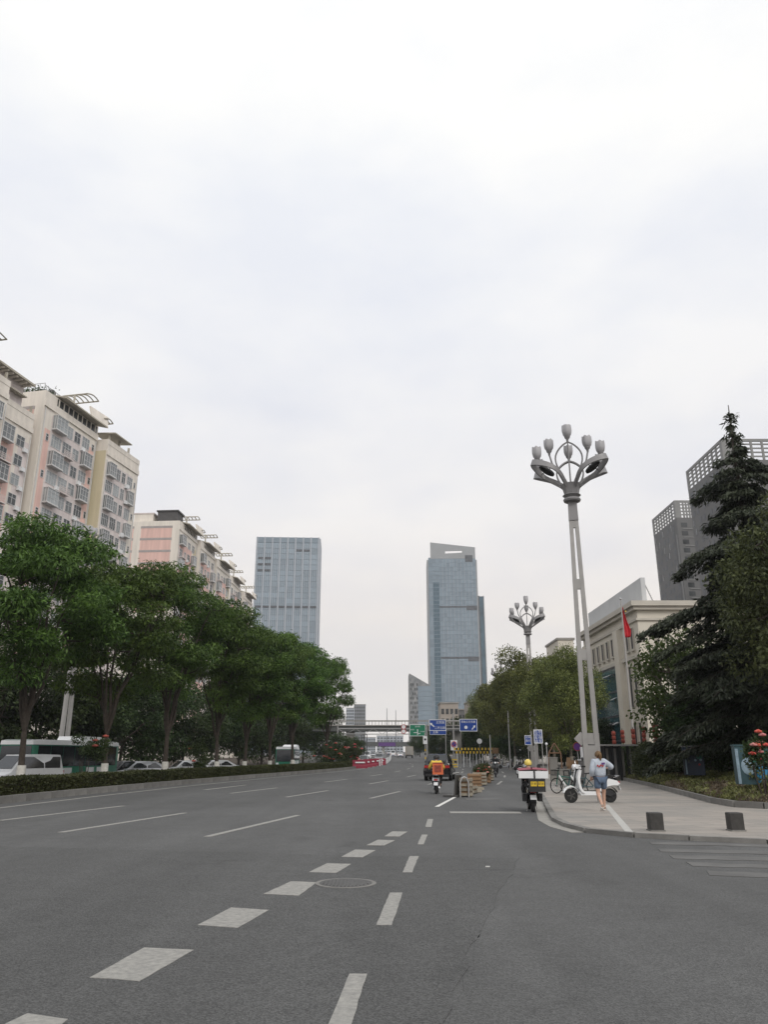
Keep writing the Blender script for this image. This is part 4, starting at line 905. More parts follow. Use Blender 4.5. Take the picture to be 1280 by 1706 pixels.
for z, a, c in ((0.655*H,0.0,1.0),(0.86*H,0.02,0.27),(0.89*H,0.02,0.27),(0.83*H,0.02,0.25),(0.93*H,0.62,0.87),(0.37*H,0,1)):
    MB().bx(W*a+0.5,W*c-0.5,-0.5,-0.05,z,z+1.5).build('plant_floor', M['tower_dark'], t1)
MB().bx(0.3,W-0.3,-0.4,-0.05,H-4,H-0.4).build('crown_band', M['fin_d'], t1)
for x in (0.22, 0.78): MB().bx(W*x,W*x+3.2,8,13,H,H+2.0).build('roof_plant', M['far_b'], t1)
MB().bx(W,W+1.4,0.5,29,0,H-0.5).build('side_return', M['fin_l'], t1)

# ---- right tower with the slanted crown
D = 650.0; xl = ATD(716.0, D, 1050); xr = ATD(796.5, D, 1050); W = xr-xl; HL = 176.0; HR = 171.0; HB = 166
t2 = empty('slanted_tower', (xl, D, 3.5), math.radians(-2), 'tall blue glass tower with slanted crown and dark right wing', 'tower')
MB().bx(0,W,0,32,0,HB-4).build('core', M['fin_d'], t2)
plain_tower_panes(t2, W*0.78, HB-5, 10, 44, 'glass_r', x0=W*0.22)
plain_tower_panes(t2, W*0.09, HB-5, 1, 44, 'glass_r', x0=0.0)
plain_tower_panes(t2, W*0.13, 140, 2, 38, 'glass_rd', x0=W*0.09)  # navy column: the reflection of another building, put into the pane colour
plain_tower_panes(t2, W*0.13, HB-5-140, 2, 6, 'glass_r', x0=W*0.09, z0=140)
for k in range(44):
    z = k*(HB-5)/44; MB().bx(0.2,W-0.2,-0.2,-0.09,z-0.16,z+0.16).build('spandrel', M['fin_d'], t2)
for k in range(1, 10):
    x = W*(0.22+0.078*k); MB().bx(x-0.1,x+0.1,-0.17,-0.09,0,HB-6).build('mullion', M['fin_l'], t2)
for z in (118, 75): 
    MB().bx(W*0.22,W*0.78,-0.3,-0.05,z,z+1.3).build('plant_floor', M['tower_dark'], t2); MB().bx(W*0.78,W,-0.3,-0.05,z-2.2,z+1.6).build('plant_floor', M['tower_dark'], t2)
# crown: a screen wall with an open slot
cz_ = HB-5
def crown(a, c, z0a, z1a, z0c=None, z1c=None):
    z0c = z0a if z0c is None else z0c; z1c = z1a if z1c is None else z1c
    b = MB(); b.add([(W*a,-0.15,z0a),(W*c,-0.15,z0c),(W*c,-0.15,z1c),(W*a,-0.15,z1a),(W*a,0.9,z0a),(W*c,0.9,z0c),(W*c,0.9,z1c),(W*a,0.9,z1a)], [(0,1,2,3),(7,6,5,4),(0,4,5,1),(1,5,6,2),(2,6,7,3),(3,7,4,0)])
    b.build('crown_screen', M['tower_stone'], t2)
top = lambda a: HL+(HR-HL)*a
crown(0.045,0.36,cz_,top(0.045),cz_,top(0.36)); crown(0.36,0.72,cz_,HB-0.4,cz_,HB+0.3); crown(0.36,0.72,HB+1.8,top(0.36),HB+2.2,top(0.72)); crown(0.72,1.0,cz_,top(0.72),cz_,top(1.0))
MB().bx(W*0.78,W*0.94,-0.3,-0.16,HB-8,HB-2).build('roof_recess', M['tower_dark'], t2)
MB().bx(-1.3,-0.02,0.3,30,0,HB-6).build('edge_strip', M['tower_stone'], t2); MB().bx(W+0.02,W+1.2,0.3,30,0,HB-6).build('edge_strip', M['tower_stone'], t2)
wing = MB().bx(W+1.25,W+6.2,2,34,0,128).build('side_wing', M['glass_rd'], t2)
MB().bx(W+1.2,W+2.4,1.4,2,0,128.4).build('wing_edge', M['tower_dark'], t2); MB().bx(W+5.6,W+6.4,1.4,2,0,128.4).build('wing_edge', M['tower_stone'], t2)

# ---- curved mottled building beside it
D = 560.0; xl = ATD(682.5, D, 1170); xr = ATD(722, D, 1170); W = xr-xl
t3 = empty('sloped_office', (xl, D, 3.0), 0, 'small grey office block with sloping roof left of the slanted tower', 'building')
b = MB(); b.add([(0,0,0),(W,0,0),(W,0,45),(0,0,54.5),(0,22,0),(W,22,0),(W,22,45),(0,22,54.5)], [(0,1,2,3),(7,6,5,4),(0,4,5,1),(1,5,6,2),(2,6,7,3),(3,7,4,0)]); b.build('wall', M['mottled'], t3)
MB().bx(W*0.36,W-0.2,-0.1,-0.02,0,45.5).build('glass_front', M['glass_r'], t3)
for k in range(14): MB().bx(W*0.36,W-0.2,-0.22,-0.11,k*3.2,k*3.2+0.5).build('spandrel', M['fin_d'], t3)
for j in range(15):
    for i in range(4):
        if (i*7+j*5) % 3: MB().bx(0.8+i*1.45,1.7+i*1.45,-0.12,-0.03,1+j*3.2,2.7+j*3.2).build('window', M['pane_dk'], t3)
# ---- low far buildings
def far_block(name, px0, px1, top, D, m, label, nx=5, nz=6, dep=14, pane='pane_dk'):
    x0 = ATD(px0, D, top); x1 = ATD(px1, D, top); u = (853-top)/1280; h = EYE+(u*CP+SP)/(CP-u*SP)*D-zr(D); W = x1-x0
    o = empty(name, (x0, D, zr(D)), 0, label, 'building'); MB().bx(0,W,0,dep,0,h).build('wall', M[m], o); MB().bx(-0.3,W+0.3,-0.3,dep+0.3,h,h+0.5).build('parapet', M['concrete'], o)
    pw = W/nx; ph = (h-1)/nz; me = MB().bx(-pw*0.32,pw*0.32,-0.12,-0.02,0,ph*0.55).mesh('window', M[pane])
    for i in range(nx):
        for j in range(nz): link('window', me, o, ((i+0.5)*pw, 0, 0.6+j*ph))
    return o
far_block('office_block', 734, 764, 1172, 330, 'far_beige', 'beige low block behind the blue sign mast', 4, 5)
far_block('office_block', 764, 783, 1183, 335, 'tower_grey', 'grey low block right of the beige one behind the sign mast', 3, 5)
far_block('office_block', 780, 812, 1170, 300, 'far_beige', 'beige low block above the far right trees', 5, 5)
far_block('far_tower', 590, 609, 1174, 900, 'far_b', 'distant grey tower above the footbridge left end', 5, 14)
far_block('far_tower', 577, 590, 1180, 870, 'fin_l', 'distant pale tower partly hidden by the last median tree', 4, 14)
far_block('far_block', 628, 672, 1226, 1000, 'fin_l', 'faint distant block seen between the two bridges', 8, 6)
far_block('far_block', 606, 626, 1229, 950, 'fin_l', 'faint distant block left under the footbridge', 5, 6)
far_block('far_block', 930, 956, 1066, 190, 'cream_b', 'pale block peeping above the olive trees left of the tall lamp', 3, 6)
for px, top, lab in ((645,1180,'thin distant mast above the footbridge middle'),(660,1183,'thinner distant mast right of the middle one')):
    D = 800; u = (853-top)/1280; h = EYE+(u*CP+SP)/(CP-u*SP)*D
    o = empty('distant_mast', (ATD(px, D), D, 3.5), 0, lab, 'mast'); MB().tube((0,0,0),(0,0,h-3.5),0.5,0.25,6).build('pole', M['far_b'], o); MB().box((0,0,1.0),(2.4,2.4,2.0)).build('base', M['far_b'], o)

# ---- beige building on the right
X0, Y0, HC = 28.2, 85.0, 17.9
bb = empty('beige_building', (X0, Y0, 0.07), 0, 'beige stone building with teal glass front and cornice behind the flagpole', 'building')
MB().bx(0,26,0,24,0,HC).build('wall', M['cream_b'], bb)
for z0, z1, p in ((HC-0.55,HC,0.75),(HC-0.95,HC-0.55,0.45),(HC-2.1,HC-1.85,0.2),(HC-6.1,HC-5.7,0.28)):
    b = MB(); b.bx(-p,26,-p,0.0,z0,z1); b.bx(-p,0,0.0,24.2,z0,z1); b.build('cornice', M['corn'], bb)
def side_window(y, z, w, h, sill=True):
    o = MB().bx(-0.10,-0.02,y-w/2,y+w/2,z,z+h).build('window', M['dark'], bb)
    f = MB(); f.bx(-0.16,-0.02,y-w/2-0.1,y-w/2,z,z+h); f.bx(-0.16,-0.02,y+w/2,y+w/2+0.1,z,z+h); f.bx(-0.2,-0.02,y-w/2-0.1,y+w/2+0.1,z+h,z+h+0.12); f.build('frame', M['corn'], o)
    if sill: MB().bx(-0.28,-0.02,y-w/2-0.2,y+w/2+0.2,z-0.22,z).build('sill', M['corn'], o)
for y in (2.2,4.0): side_window(y, HC-5.0, 0.75, 2.3)
for y in (10.0,12.2,14.4,16.6,18.8): side_window(y, HC-4.9, 0.75, 2.0)
for y in (2.2,4.0): side_window(y, HC-11.2, 0.8, 4.4, False)
for y in (2.2,4.0): side_window(y, 1.5, 0.8, 3.4, False)
# projecting frame round the glass
for y0, y1 in ((6.2,8.0),(20.8,23.0)): MB().bx(-0.6,0,y0,y1,0,HC-2.2).build('pier', M['cream_b'], bb)
for j in range(4):
    for i in range(8):
        MB().bx(-0.12,-0.02,8.05+i*1.58,9.58+i*1.58,0.4+j*2.85,3.05+j*2.85).build('glass_panel', M['glass_teal'], bb)
    MB().bx(-0.2,-0.03,8.0,20.8,3.07+j*2.85,3.24+j*2.85).build('spandrel', M['tower_dark'], bb)
    for i in range(8):
        if RND.random() < 0.75:
            MB().box((-0.42, 8.85+i*1.58, 2.3+j*2.85), (0.7, 0.9, 0.05), ry=-0.45).build('open_sash', M['frame_w'] if RND.random() < 0.55 else M['dark'], bb)
for i in range(5):
    for j in range(2): window(bb, 4+i*4.4, -0.02, 2.0+j*6.0, 1.4, 2.6, 2, dk=0.8)
b = MB(); b.add([(1.0,0.6,HC),(1.0,24,HC),(1.0,24,HC+2.9),(1.0,0.6,HC+2.9),(1.5,0.6,HC),(1.5,24,HC),(1.5,24,HC+2.9),(1.5,0.6,HC+2.9)], [(0,1,2,3),(7,6,5,4),(0,4,5,1),(1,5,6,2),(2,6,7,3),(3,7,4,0)]); b.build('roof_screen', M['screen'], bb)
b = MB()
for k in range(5): b.tube((2.4, 1+k*5, HC), (1.5, 1+k*5, HC+2.4), 0.06, n=5)
b.build('screen_struts', M['steel'], bb)
# ---- grey towers with louvred crowns
def grey_tower(px_l, px_c, px_r, top, D, label, seed, side_deep):
    """left flank px_l..px_c runs away from us, front px_c..px_r faces us"""
    u = (853-top)/1280; h = EYE+(u*CP+SP)/(CP-u*SP)*D; xc = ATD(px_c, D, top); xr = ATD(px_r, D, top); W = xr-xc
    o = empty('grey_tower', (xc, D, 0), 0, label, 'tower', 'grey towers with louvred crowns'); rg = random.Random(seed)
    LV = 6.5
    MB().bx(0,W,0,side_deep,0,h-LV).build('wall', M['tower_grey'], o)
    # crown frame: open louvre bays on the flank and front
    t = 0.5
    b = MB(); b.bx(-0.05,0.45,0,side_deep,h-0.8,h); b.bx(-0.05,0.45,0,1.6,h-LV,h-0.8); b.bx(-0.05,0.45,side_deep-1.2,side_deep,h-LV,h-0.8); b.bx(0.45,W,0,0.45,h-0.8,h)
    b.bx(W-1.0,W,0,0.45,h-LV,h-0.8); b.bx(0.45,W*0.24,0,0.45,h-LV,h-0.8); b.build('crown_frame', M['tower_grey2'], o)
    nb = 8
    for k in range(1, nb): 
        y = 1.6+(side_deep-2.8)*k/nb; MB().bx(0,0.4,y-0.35,y+0.35,h-LV,h-0.8).build('crown_post', M['tower_grey2'], o)
    for j in range(4): MB().bx(0.1,0.3,1.6,side_deep-1.2,h-LV+0.9+j*1.25,h-LV+1.35+j*1.25).build('louvre', M['tower_grey2'], o)
    for k in range(1, 5):
        x = W*0.24+(W*0.76-1)*k/5; MB().bx(x-0.3,x+0.3,0.02,0.4,h-LV,h-0.8).build('crown_post', M['tower_grey2'], o)
    for j in range(4): MB().bx(W*0.24,W-1,0.1,0.3,h-LV+0.9+j*1.25,h-LV+1.35+j*1.25).build('louvre', M['tower_grey2'], o)
    # flank windows: narrow dark openings in a stepped pattern
    nz = int((h-LV-20)/3.1)
    me = MB().bx(-0.08,-0.02,-0.75,0.75,0,1.7).mesh('window', M['tower_dark']); me2 = MB().bx(-0.08,-0.02,-0.4,0.4,0,2.3).mesh('window', M['pane_dk'])
    cols = max(4, int((side_deep-5)/3.3))
    for j in range(nz):
        for i in range(cols):
            y = 5.0+(side_deep-7)*i/(cols-1)+(0.6 if (i+j) % 2 else -0.6); link('window', me2 if (i*3+j*5+rg.randint(0,2)) % 3 == 0 else me, o, (0, y, 20+j*3.1))
    MB().bx(-0.1,-0.02,3.0,3.6,15,h-LV-2).build('dark_strip', M['tower_dark'], o)  # narrow dark strip raised slightly on the flank wall
    MB().bx(-0.12,-0.02,0.8,1.7,15,h-LV-6).build('balcony_strip', M['tower_grey2'], o)
    me3 = MB().bx(-1.1,1.1,-0.08,-0.02,0,1.6).mesh('window', M['pane_dk'])
    for j in range(nz):
        for i in range(max(2, int(W/7))): link('window', me3, o, (W*0.3+i*6.0, 0, 20+j*3.1))
    for j in range(nz): MB().bx(W*0.24,W,-0.2,-0.09,19.2+j*3.1,19.5+j*3.1).build('floor_band', M['tower_grey2'], o)
    return o
grey_tower(1087, 1124, 1162, 833.5, 262, 'narrower grey tower with louvred crown, left of the cedar', 3, 24)
grey_tower(1143, 1202, 1330, 731, 205, 'larger grey tower with louvred crown behind the cedar', 4, 27)

# ------------------------------------------------------------------ street lamps
def make_lamp(loc, label, rz=0.0):
    o = empty('street_lamp', loc, rz, label, 'street lamp', 'flower-headed street lamps')
    HP = 15.5
    # pedestal and ladder mast
    MB().bx(-0.42,0.42,-0.25,0.25,-0.1,2.0).build('pedestal', M['lamppale'], o)
    for s in (-1, 1):
        b = MB(); x0, x1 = s*0.30, s*0.15; w0, w1 = 0.125, 0.10
        z0, z1 = 2.0, 14.3
        b.add([(x0-w0,-0.14,z0),(x0+w0,-0.14,z0),(x0+w0,0.14,z0),(x0-w0,0.14,z0),(x1-w1,-0.11,z1),(x1+w1,-0.11,z1),(x1+w1,0.11,z1),(x1-w1,0.11,z1)], [(0,3,2,1),(4,5,6,7),(0,1,5,4),(1,2,6,5),(2,3,7,6),(3,0,4,7)])
        b.build('mast_leg', M['lamppale'], o)
    MB().box((0,0,14.9), (0.52,0.30,1.2), top=0.92).build('mast_top', M['lampgrey'], o)
    for z in (2.35, 6.7, 10.6, 14.15):
        w = 0.45-0.2*(z-2)/12; MB().bx(-w,w,-0.10,0.10,z-0.28,z+0.28).build('cross_plate', M['lamppale'], o)
    MB().box((-0.5,-0.02,2.35),(0.5,0.12,0.5),ry=math.pi/4).build('bracket', M['lamppale'], o)
    # collar and cup
    MB().lathe([(0.30,HP-0.1),(0.46,HP-0.06),(0.50,HP+0.03),(0.46,HP+0.12),(0.34,HP+0.16),(0.40,HP+0.24),(0.52,HP+0.30),(0.42,HP+0.36)], 18).build('collar', M['lampgrey'], o, 40)
    MB().lathe([(0.40,HP+0.3),(0.47,HP+0.62),(0.58,HP+0.98),(0.45,HP+0.95),(0.2,HP+0.8)], 8).build('cup', M['lampgrey'], o)
    tul = MB(); n = 24; prof = [(0.10,0.0),(0.16,0.05),(0.235,0.18),(0.275,0.40),(0.275,0.62),(0.262,0.80)]
    vs = []; fs = []
    for i, (r, z) in enumerate(prof):
        for j in range(n):
            a = 2*math.pi*j/n; sc = 1+0.05*math.cos(6*a); zz = z+(0.045*math.cos(6*a) if i == 5 else 0); vs.append((r*sc*math.cos(a), r*sc*math.sin(a), zz))
    for i in range(5):
        for j in range(n): fs.append((i*n+j, i*n+(j+1)%n, (i+1)*n+(j+1)%n, (i+1)*n+j))
    b0 = len(vs)
    for i, (r, z) in enumerate(reversed(prof)):
        for j in range(n):
            a = 2*math.pi*j/n; sc = 1+0.05*math.cos(6*a); zz = z+0.03+(0.045*math.cos(6*a)-0.03 if i == 0 else 0); vs.append(((r-0.02)*sc*math.cos(a), (r-0.02)*sc*math.sin(a), zz))
    for i in range(5):
        for j in range(n): fs.append((b0+i*n+j, b0+i*n+(j+1)%n, b0+(i+1)*n+(j+1)%n, b0+(i+1)*n+j))
    for j in range(n): fs.append((5*n+j, 5*n+(j+1)%n, b0+(j+1)%n, b0+j))
    tul.add(vs, fs); tulip = tul.mesh('lamp_shade', M['frost'], 70)
    hold = MB().lathe([(0.05,-0.28),(0.08,-0.1),(0.15,-0.02),(0.17,0.07)], 12).mesh('socket', M['lampgrey'], 50)
    def hoop(c0, c1, c2, wmax, d0, d1, pw=1.25):
        """petal made of a ribbon bent into a closed hoop: thin across, deep along the petal's normal"""
        arc = []
        for i in range(21):
            t = i/20; q = Vector(c0)*(1-t)**2+Vector(c1)*2*t*(1-t)+Vector(c2)*t*t; arc.append((q.x, HP+q.y))
        n = len(arc); P = [Vector((p[0],0,p[1])) for p in arc]; wd = [0.06+wmax*math.sin(math.pi*min(1.0,(i/(n-1))**pw))**0.85 if 0 < i < n-1 else 0.06 for i in range(n)]; wd[-1] = 0.03
        lp = []
        for s_ in (-1, 1):
            for i in (range(n) if s_ < 0 else range(n-1,-1,-1)):
                d = (P[min(n-1,i+1)]-P[max(0,i-1)]).normalized(); lp.append((P[i]+Vector((0,s_*wd[i],0)), Vector((-d.z,0,d.x)), i/(n-1)))
        b = MB(); k = len(lp); vs = []; fs = []
        for j, (p, u, t) in enumerate(lp):
            tang = (lp[(j+1)%k][0]-lp[j-1][0]).normalized(); wv = tang.cross(u).normalized()*0.045; dp = d0+(d1-d0)*t
            vs += [p-wv-u*dp, p+wv-u*dp, p+wv+u*dp, p-wv+u*dp]
        for j in range(k):
            j2 = (j+1) % k
            for i in range(4): fs.append((j*4+i, j*4+(i+1)%4, j2*4+(i+1)%4, j2*4+i))
        b.add(vs, fs); return b.mesh('petal_arm', M['lampgrey'], 40), arc, P
    me, arc, P = hoop((0.30,0.62), (0.95,1.60), (2.38,2.10), 0.66, 0.05, 0.19); n = len(arc)
    me_up, arc_up, _p = hoop((0.22,0.62), (0.30,2.2), (0.72,3.35), 0.70, 0.05, 0.07, 1.5)
    i = int(n*0.66); p = P[i]; d = (P[i+1]-P[i-1]).normalized(); ang = math.atan2(d.z, d.x); c = MB(); kk = 18
    prof = [(math.cos(2*math.pi*j/kk)*0.50, math.sin(2*math.pi*j/kk)*0.26) for j in range(kk)]
    rot = lambda x, y, z: (p.x+x*math.cos(ang)-z*math.sin(ang), y, p.z+x*math.sin(ang)+z*math.cos(ang))
    vs = [rot(x*0.7, y*0.7, -0.13) for x, y in prof]+[rot(x, y, -0.06) for x, y in prof]+[rot(x, y, 0.05) for x, y in prof]
    c.add(vs, [tuple(range(kk-1,-1,-1)), tuple(range(2*kk,3*kk))]+[(r*kk+j,r*kk+(j+1)%kk,(r+1)*kk+(j+1)%kk,(r+1)*kk+j) for r in range(2) for j in range(kk)]); pl = c.mesh('flood_light', M['dark'])
    rodm = MB().tube((p.x,-0.62,p.z),(p.x,0.62,p.z),0.03,n=6).mesh('light_bar', M['lampgrey'])
    for k in range(6):
        a = math.radians(263.5+60*k); up = k % 3 == 0; q = link('petal_arm', me_up if up else me, o, (0,0,0), a)
        if not up: link('flood_light', pl, q); link('light_bar', rodm, q)
        px, pz = arc_up[20] if up else arc[18]; px -= 0.0 if up else 0.05; link('socket', hold, q, (px, 0, pz+(0.28 if up else 0.34))); sh = link('lamp_shade', tulip, q, (px, 0, pz+(0.31 if up else 0.37))); sh.scale = (1.0,1.0,0.86)
        if up and k: q.scale = (1,1,0.965)
    for a in (263.5-90, 263.5+90):
        a = math.radians(a); cx, cy = math.cos(a), math.sin(a); q = MB().path([(0.2*cx,0.2*cy,HP+0.8),(0.6*cx,0.6*cy,HP+1.7),(0.98*cx,0.98*cy,HP+2.4),(1.1*cx,1.1*cy,HP+2.95)], [0.07,0.065,0.055,0.05], 7).build('stalk', M['lampgrey'], o, 60)
        link('socket', hold, q, (1.1*cx,1.1*cy,HP+3.15)); sh = link('lamp_shade', tulip, q, (1.1*cx,1.1*cy,HP+3.18)); sh.scale = (1.0,1.0,0.86)
    MB().tube((0,0,HP+0.8),(0,0,HP+3.75),0.05,0.035,8).build('centre_rod', M['lampgrey'], o); link('socket', hold, o, (0,0,HP+3.95)); sh = link('lamp_shade', tulip, o, (0,0,HP+3.98)); sh.scale = (1.0,1.0,0.86)
    return o
lamp0 = make_lamp((10.85, 42.0, 0.07), 'tall grey flower-headed lamp standing on the pavement by the white scooter', math.radians(-8))
for (x, y, rz, lab) in ((17.4,93,-4,'second flower-headed lamp above the olive trees'),(24.5,163,-2,'farthest flower-headed lamp half hidden by trees left of the second one'),(-24.8,62,62,'lone flower-headed lamp whose mast rises behind the bus')):
    c = copy_tree(lamp0); c.location = (x, y, zr(y)-(0.2 if x < 0 else 0)); c.rotation_euler = (0,0,math.radians(rz)); c['label'] = lab

# ------------------------------------------------------------------ text
def text(parent, s, size, m, loc, rot=(math.pi/2,0,0), align='CENTER', sx=1.0):
    cu = bpy.data.curves.new('lettering', 'FONT'); cu.body = s; cu.size = size; cu.align_x = align; cu.align_y = 'CENTER'; cu.resolution_u = 2
    o = bpy.data.objects.new('tmp', cu); COL.objects.link(o); bpy.context.view_layer.update()
    me = bpy.data.meshes.new_from_object(o.evaluated_get(bpy.context.evaluated_depsgraph_get())); bpy.data.objects.remove(o); bpy.data.curves.remove(cu)
    me.materials.clear(); me.materials.append(m); q = link('lettering', me, parent, loc); q.rotation_euler = rot; q.scale = (sx,1,1); return q
def arrow(parent, loc, ang, L, m):
    b = MB(); w = L*0.09; pts = [(-w,-L/2),(w,-L/2),(w,L*0.12),(L*0.26,L*0.12),(0,L/2),(-L*0.26,L*0.12),(-w,L*0.12)]; c, s = math.cos(ang), math.sin(ang)
    b.add([(x*c-y*s, 0, x*s+y*c) for x, y in pts]+[(x*c-y*s, 0.01, x*s+y*c) for x, y in pts], [tuple(range(7)), tuple(range(13,6,-1))]+[(i,(i+1)%7,7+(i+1)%7,7+i) for i in range(7)])
    return b.build('arrow', m, parent, loc=loc)
def panel(parent, x0, x1, z0, z1, m, y=0.0, border=None, name='sign_panel'):
    o = MB().bx(x0,x1,y,y+0.06,z0,z1).build(name, M[m], parent)
    if border:
        t = 0.05*min(1.5, (z1-z0)); f = MB(); f.bx(x0,x1,y-0.008,y-0.001,z0,z0+t); f.bx(x0,x1,y-0.008,y-0.001,z1-t,z1); f.bx(x0,x0+t,y-0.008,y-0.001,z0+t,z1-t); f.bx(x1-t,x1,y-0.008,y-0.001,z0+t,z1-t); f.build('border', M[border], o)
    return o
def ringy(r, t, c): return MB().path([(c[0]+math.cos(2*math.pi*k/24)*r, c[1], c[2]+math.sin(2*math.pi*k/24)*r) for k in range(24)], t, 6, closed=True)
def zat(py, D):
    u = (853-py)/1280; return EYE+(u*CP+SP)/(CP-u*SP)*D

D = 118.0
mast = empty('sign_mast', (ATD(757,D), D, zr(D)), 0, 'grey T-shaped sign mast carrying the two blue panels', 'sign mast'); z_ = zr(D)
MB().tube((0,0,-0.1),(0,0,zat(1188,D)-z_),0.17,0.11,12).build('pole', M['steel'], mast, 60)
for py in (1201,1214.5): MB().tube((ATD(744,D)-ATD(757,D),-0.12,zat(py,D)-z_),(ATD(767,D)-ATD(757,D),-0.12,zat(py,D)-z_),0.06,n=8).build('arm', M['steel'], mast, 60)
xc = ATD(757,D)
def PX(px, D=118.0, base=None): return ATD(px, D)-(xc if base is None else base)
s1 = empty('direction_sign', (ATD(730.2,D), D-0.3, zat(1217.5,D)), 0, 'left blue direction sign with white arrow to the upper left', 'road sign', 'blue direction signs')
w = ATD(744.3,D)-ATD(716,D); h = zat(1199,D)-zat(1217.5,D)
panel(s1, -w/2, w/2, 0, h, 'blue_sign', 0, 'sign_white'); arrow(s1, (-w*0.33,-0.02,h*0.53), math.radians(50), 0.85, M['sign_white'])
text(s1, '北京路', 0.42, M['sign_white'], (w*0.16,-0.015,h*0.73)); text(s1, '二环北路', 0.40, M['sign_white'], (w*0.13,-0.015,h*0.25))
s2 = empty('direction_sign', (ATD(782,D), D-0.3, zat(1218.5,D)), 0, 'right blue direction sign with white arrow to the upper right', 'road sign', 'blue direction signs')
w = ATD(797,D)-ATD(767,D); h = zat(1198,D)-zat(1218.5,D)
panel(s2, -w/2, w/2, 0, h, 'blue_sign', 0, 'sign_white'); text(s2, '昆曲立交东路', 0.36, M['sign_white'], (0,-0.015,h*0.76)); arrow(s2, (w*0.29,-0.02,h*0.32), math.radians(-40), 0.8, M['sign_white']); MB().disc((-w*0.14,-0.02,h*0.32),0.24,'y',16,0.02).build('route_shield', M['sign_white'], s2)
s3 = empty('direction_sign', (ATD(731,150), 150, zat(1224,150)), 0, 'farther blue sign just below the left blue sign', 'road sign', 'blue direction signs')
w = ATD(745,150)-ATD(717,150); h = zat(1214,150)-zat(1224,150); panel(s3, -w/2, w/2, 0, h, 'blue_sign', 0, 'sign_white'); MB().tube((w/2-0.15,0.1,-5.0),(w/2-0.15,0.1,h),0.09).build('pole', M['steel'], s3)
text(s3, '主路', 0.5, M['sign_white'], (-0.5,-0.015,h*0.4))
ne = empty('no_entry_sign', (ATD(757,D), D-0.25, zat(1250,D)), 0, 'white rectangular prohibition panel on the sign mast', 'road sign')
w = ATD(762.3,D)-ATD(751.3,D); h = zat(1233,D)-zat(1250,D); panel(ne, -w/2, w/2, 0, h, 'sign_white')
ringy(0.38,0.045,(0,-0.02,h*0.58)).build('ring', M['sign_red'], ne); MB().disc((0,-0.025,h*0.58),0.3,'y',18,0.01).build('symbol', M['blue_sign'], ne); MB().box((0,-0.04,h*0.58),(0.08,0.01,0.7),ry=0.7).build('bar', M['sign_red'], ne)
# green gantry sign and round limits
D = 136.0; zb = zr(D)
g = empty('sign_gantry', (ATD(562,D), D, zb), 0, 'slim truss sign gantry across the left carriageway before the footbridge', 'gantry'); GW = ATD(712,D)-ATD(562,D)
z1 = zat(1223,D)-zb; z2 = zat(1214,D)-zb
for z in (z1, z2): MB().tube((0,0,z),(GW,0,z),0.07,n=6).build('chord', M['steel'], g)
for k in range(10):
    a = GW*k/10; MB().tube((a,0,z1 if k%2 else z2),(a+GW/10,0,z2 if k%2 else z1),0.04,n=5).build('brace', M['steel'], g)
for x in (0.0, GW): MB().tube((x,0,-0.1),(x,0,z2+0.4),0.13,0.11,8).build('post', M['steel'], g)
gs = empty('green_sign', (ATD(696.5,D), D-0.25, zat(1226.5,D)), 0, 'green direction sign with white route diagram on the gantry', 'road sign'); w = ATD(710,D)-ATD(683,D); h = zat(1207,D)-zat(1226.5,D)
panel(gs, -w/2, w/2, 0, h, 'green_sign', 0, 'sign_white'); text(gs, '龙头街', 0.30, M['sign_white'], (0,-0.015,h*0.82)); text(gs, '白云路', 0.22, M['sign_white'], (-w*0.33,-0.015,h*0.55)); text(gs, '二环北路', 0.22, M['sign_white'], (w*0.26,-0.015,h*0.38))
b = MB(); b.box((0,-0.012,h*0.34),(0.14,0.012,h*0.5)); b.box((-w*0.12,-0.012,h*0.30),(w*0.25,0.012,0.1)); b.box((w*0.08,-0.012,h*0.22),(w*0.18,0.012,0.1)); b.build('route_diagram', M['sign_white'], gs)
for py, lab in ((1211,'upper round white limit sign on the gantry'),(1218.5,'lower round white limit sign on the gantry')):
    o = empty('round_sign', (ATD(673,D), D-0.2, zat(py,D)), 0, lab, 'road sign'); MB().disc((0,0,0),0.42,'y',20,0.03).build('sign_panel', M['sign_white'], o); ringy(0.38,0.045,(0,-0.03,0)).build('rim', M['sign_red'], o)
D = 128.0; tp = empty('signal_post', (ATD(709,D), D, zr(D)), 0, 'post with white box sign and yellow bands right of the far carriageway', 'post')
MB().tube((0,0,-0.1),(0,0,zat(1221,D)-zr(D)),0.09,n=8).build('pole', M['steel'], tp); zc = zat(1233,D)-zr(D); MB().bx(-0.32,0.32,-0.2,0.1,zc-0.6,zc+0.6).build('box_sign', M['sign_white'], tp); MB().disc((0,-0.22,zc+0.1),0.18,'y',14,0.02).build('symbol', M['dark'], tp)
for k in range(4): MB().lathe([(0.105,0.3+k*0.6),(0.105,0.6+k*0.6)],8).build('band', M['yellow'] if k % 2 else M['dark'], tp)

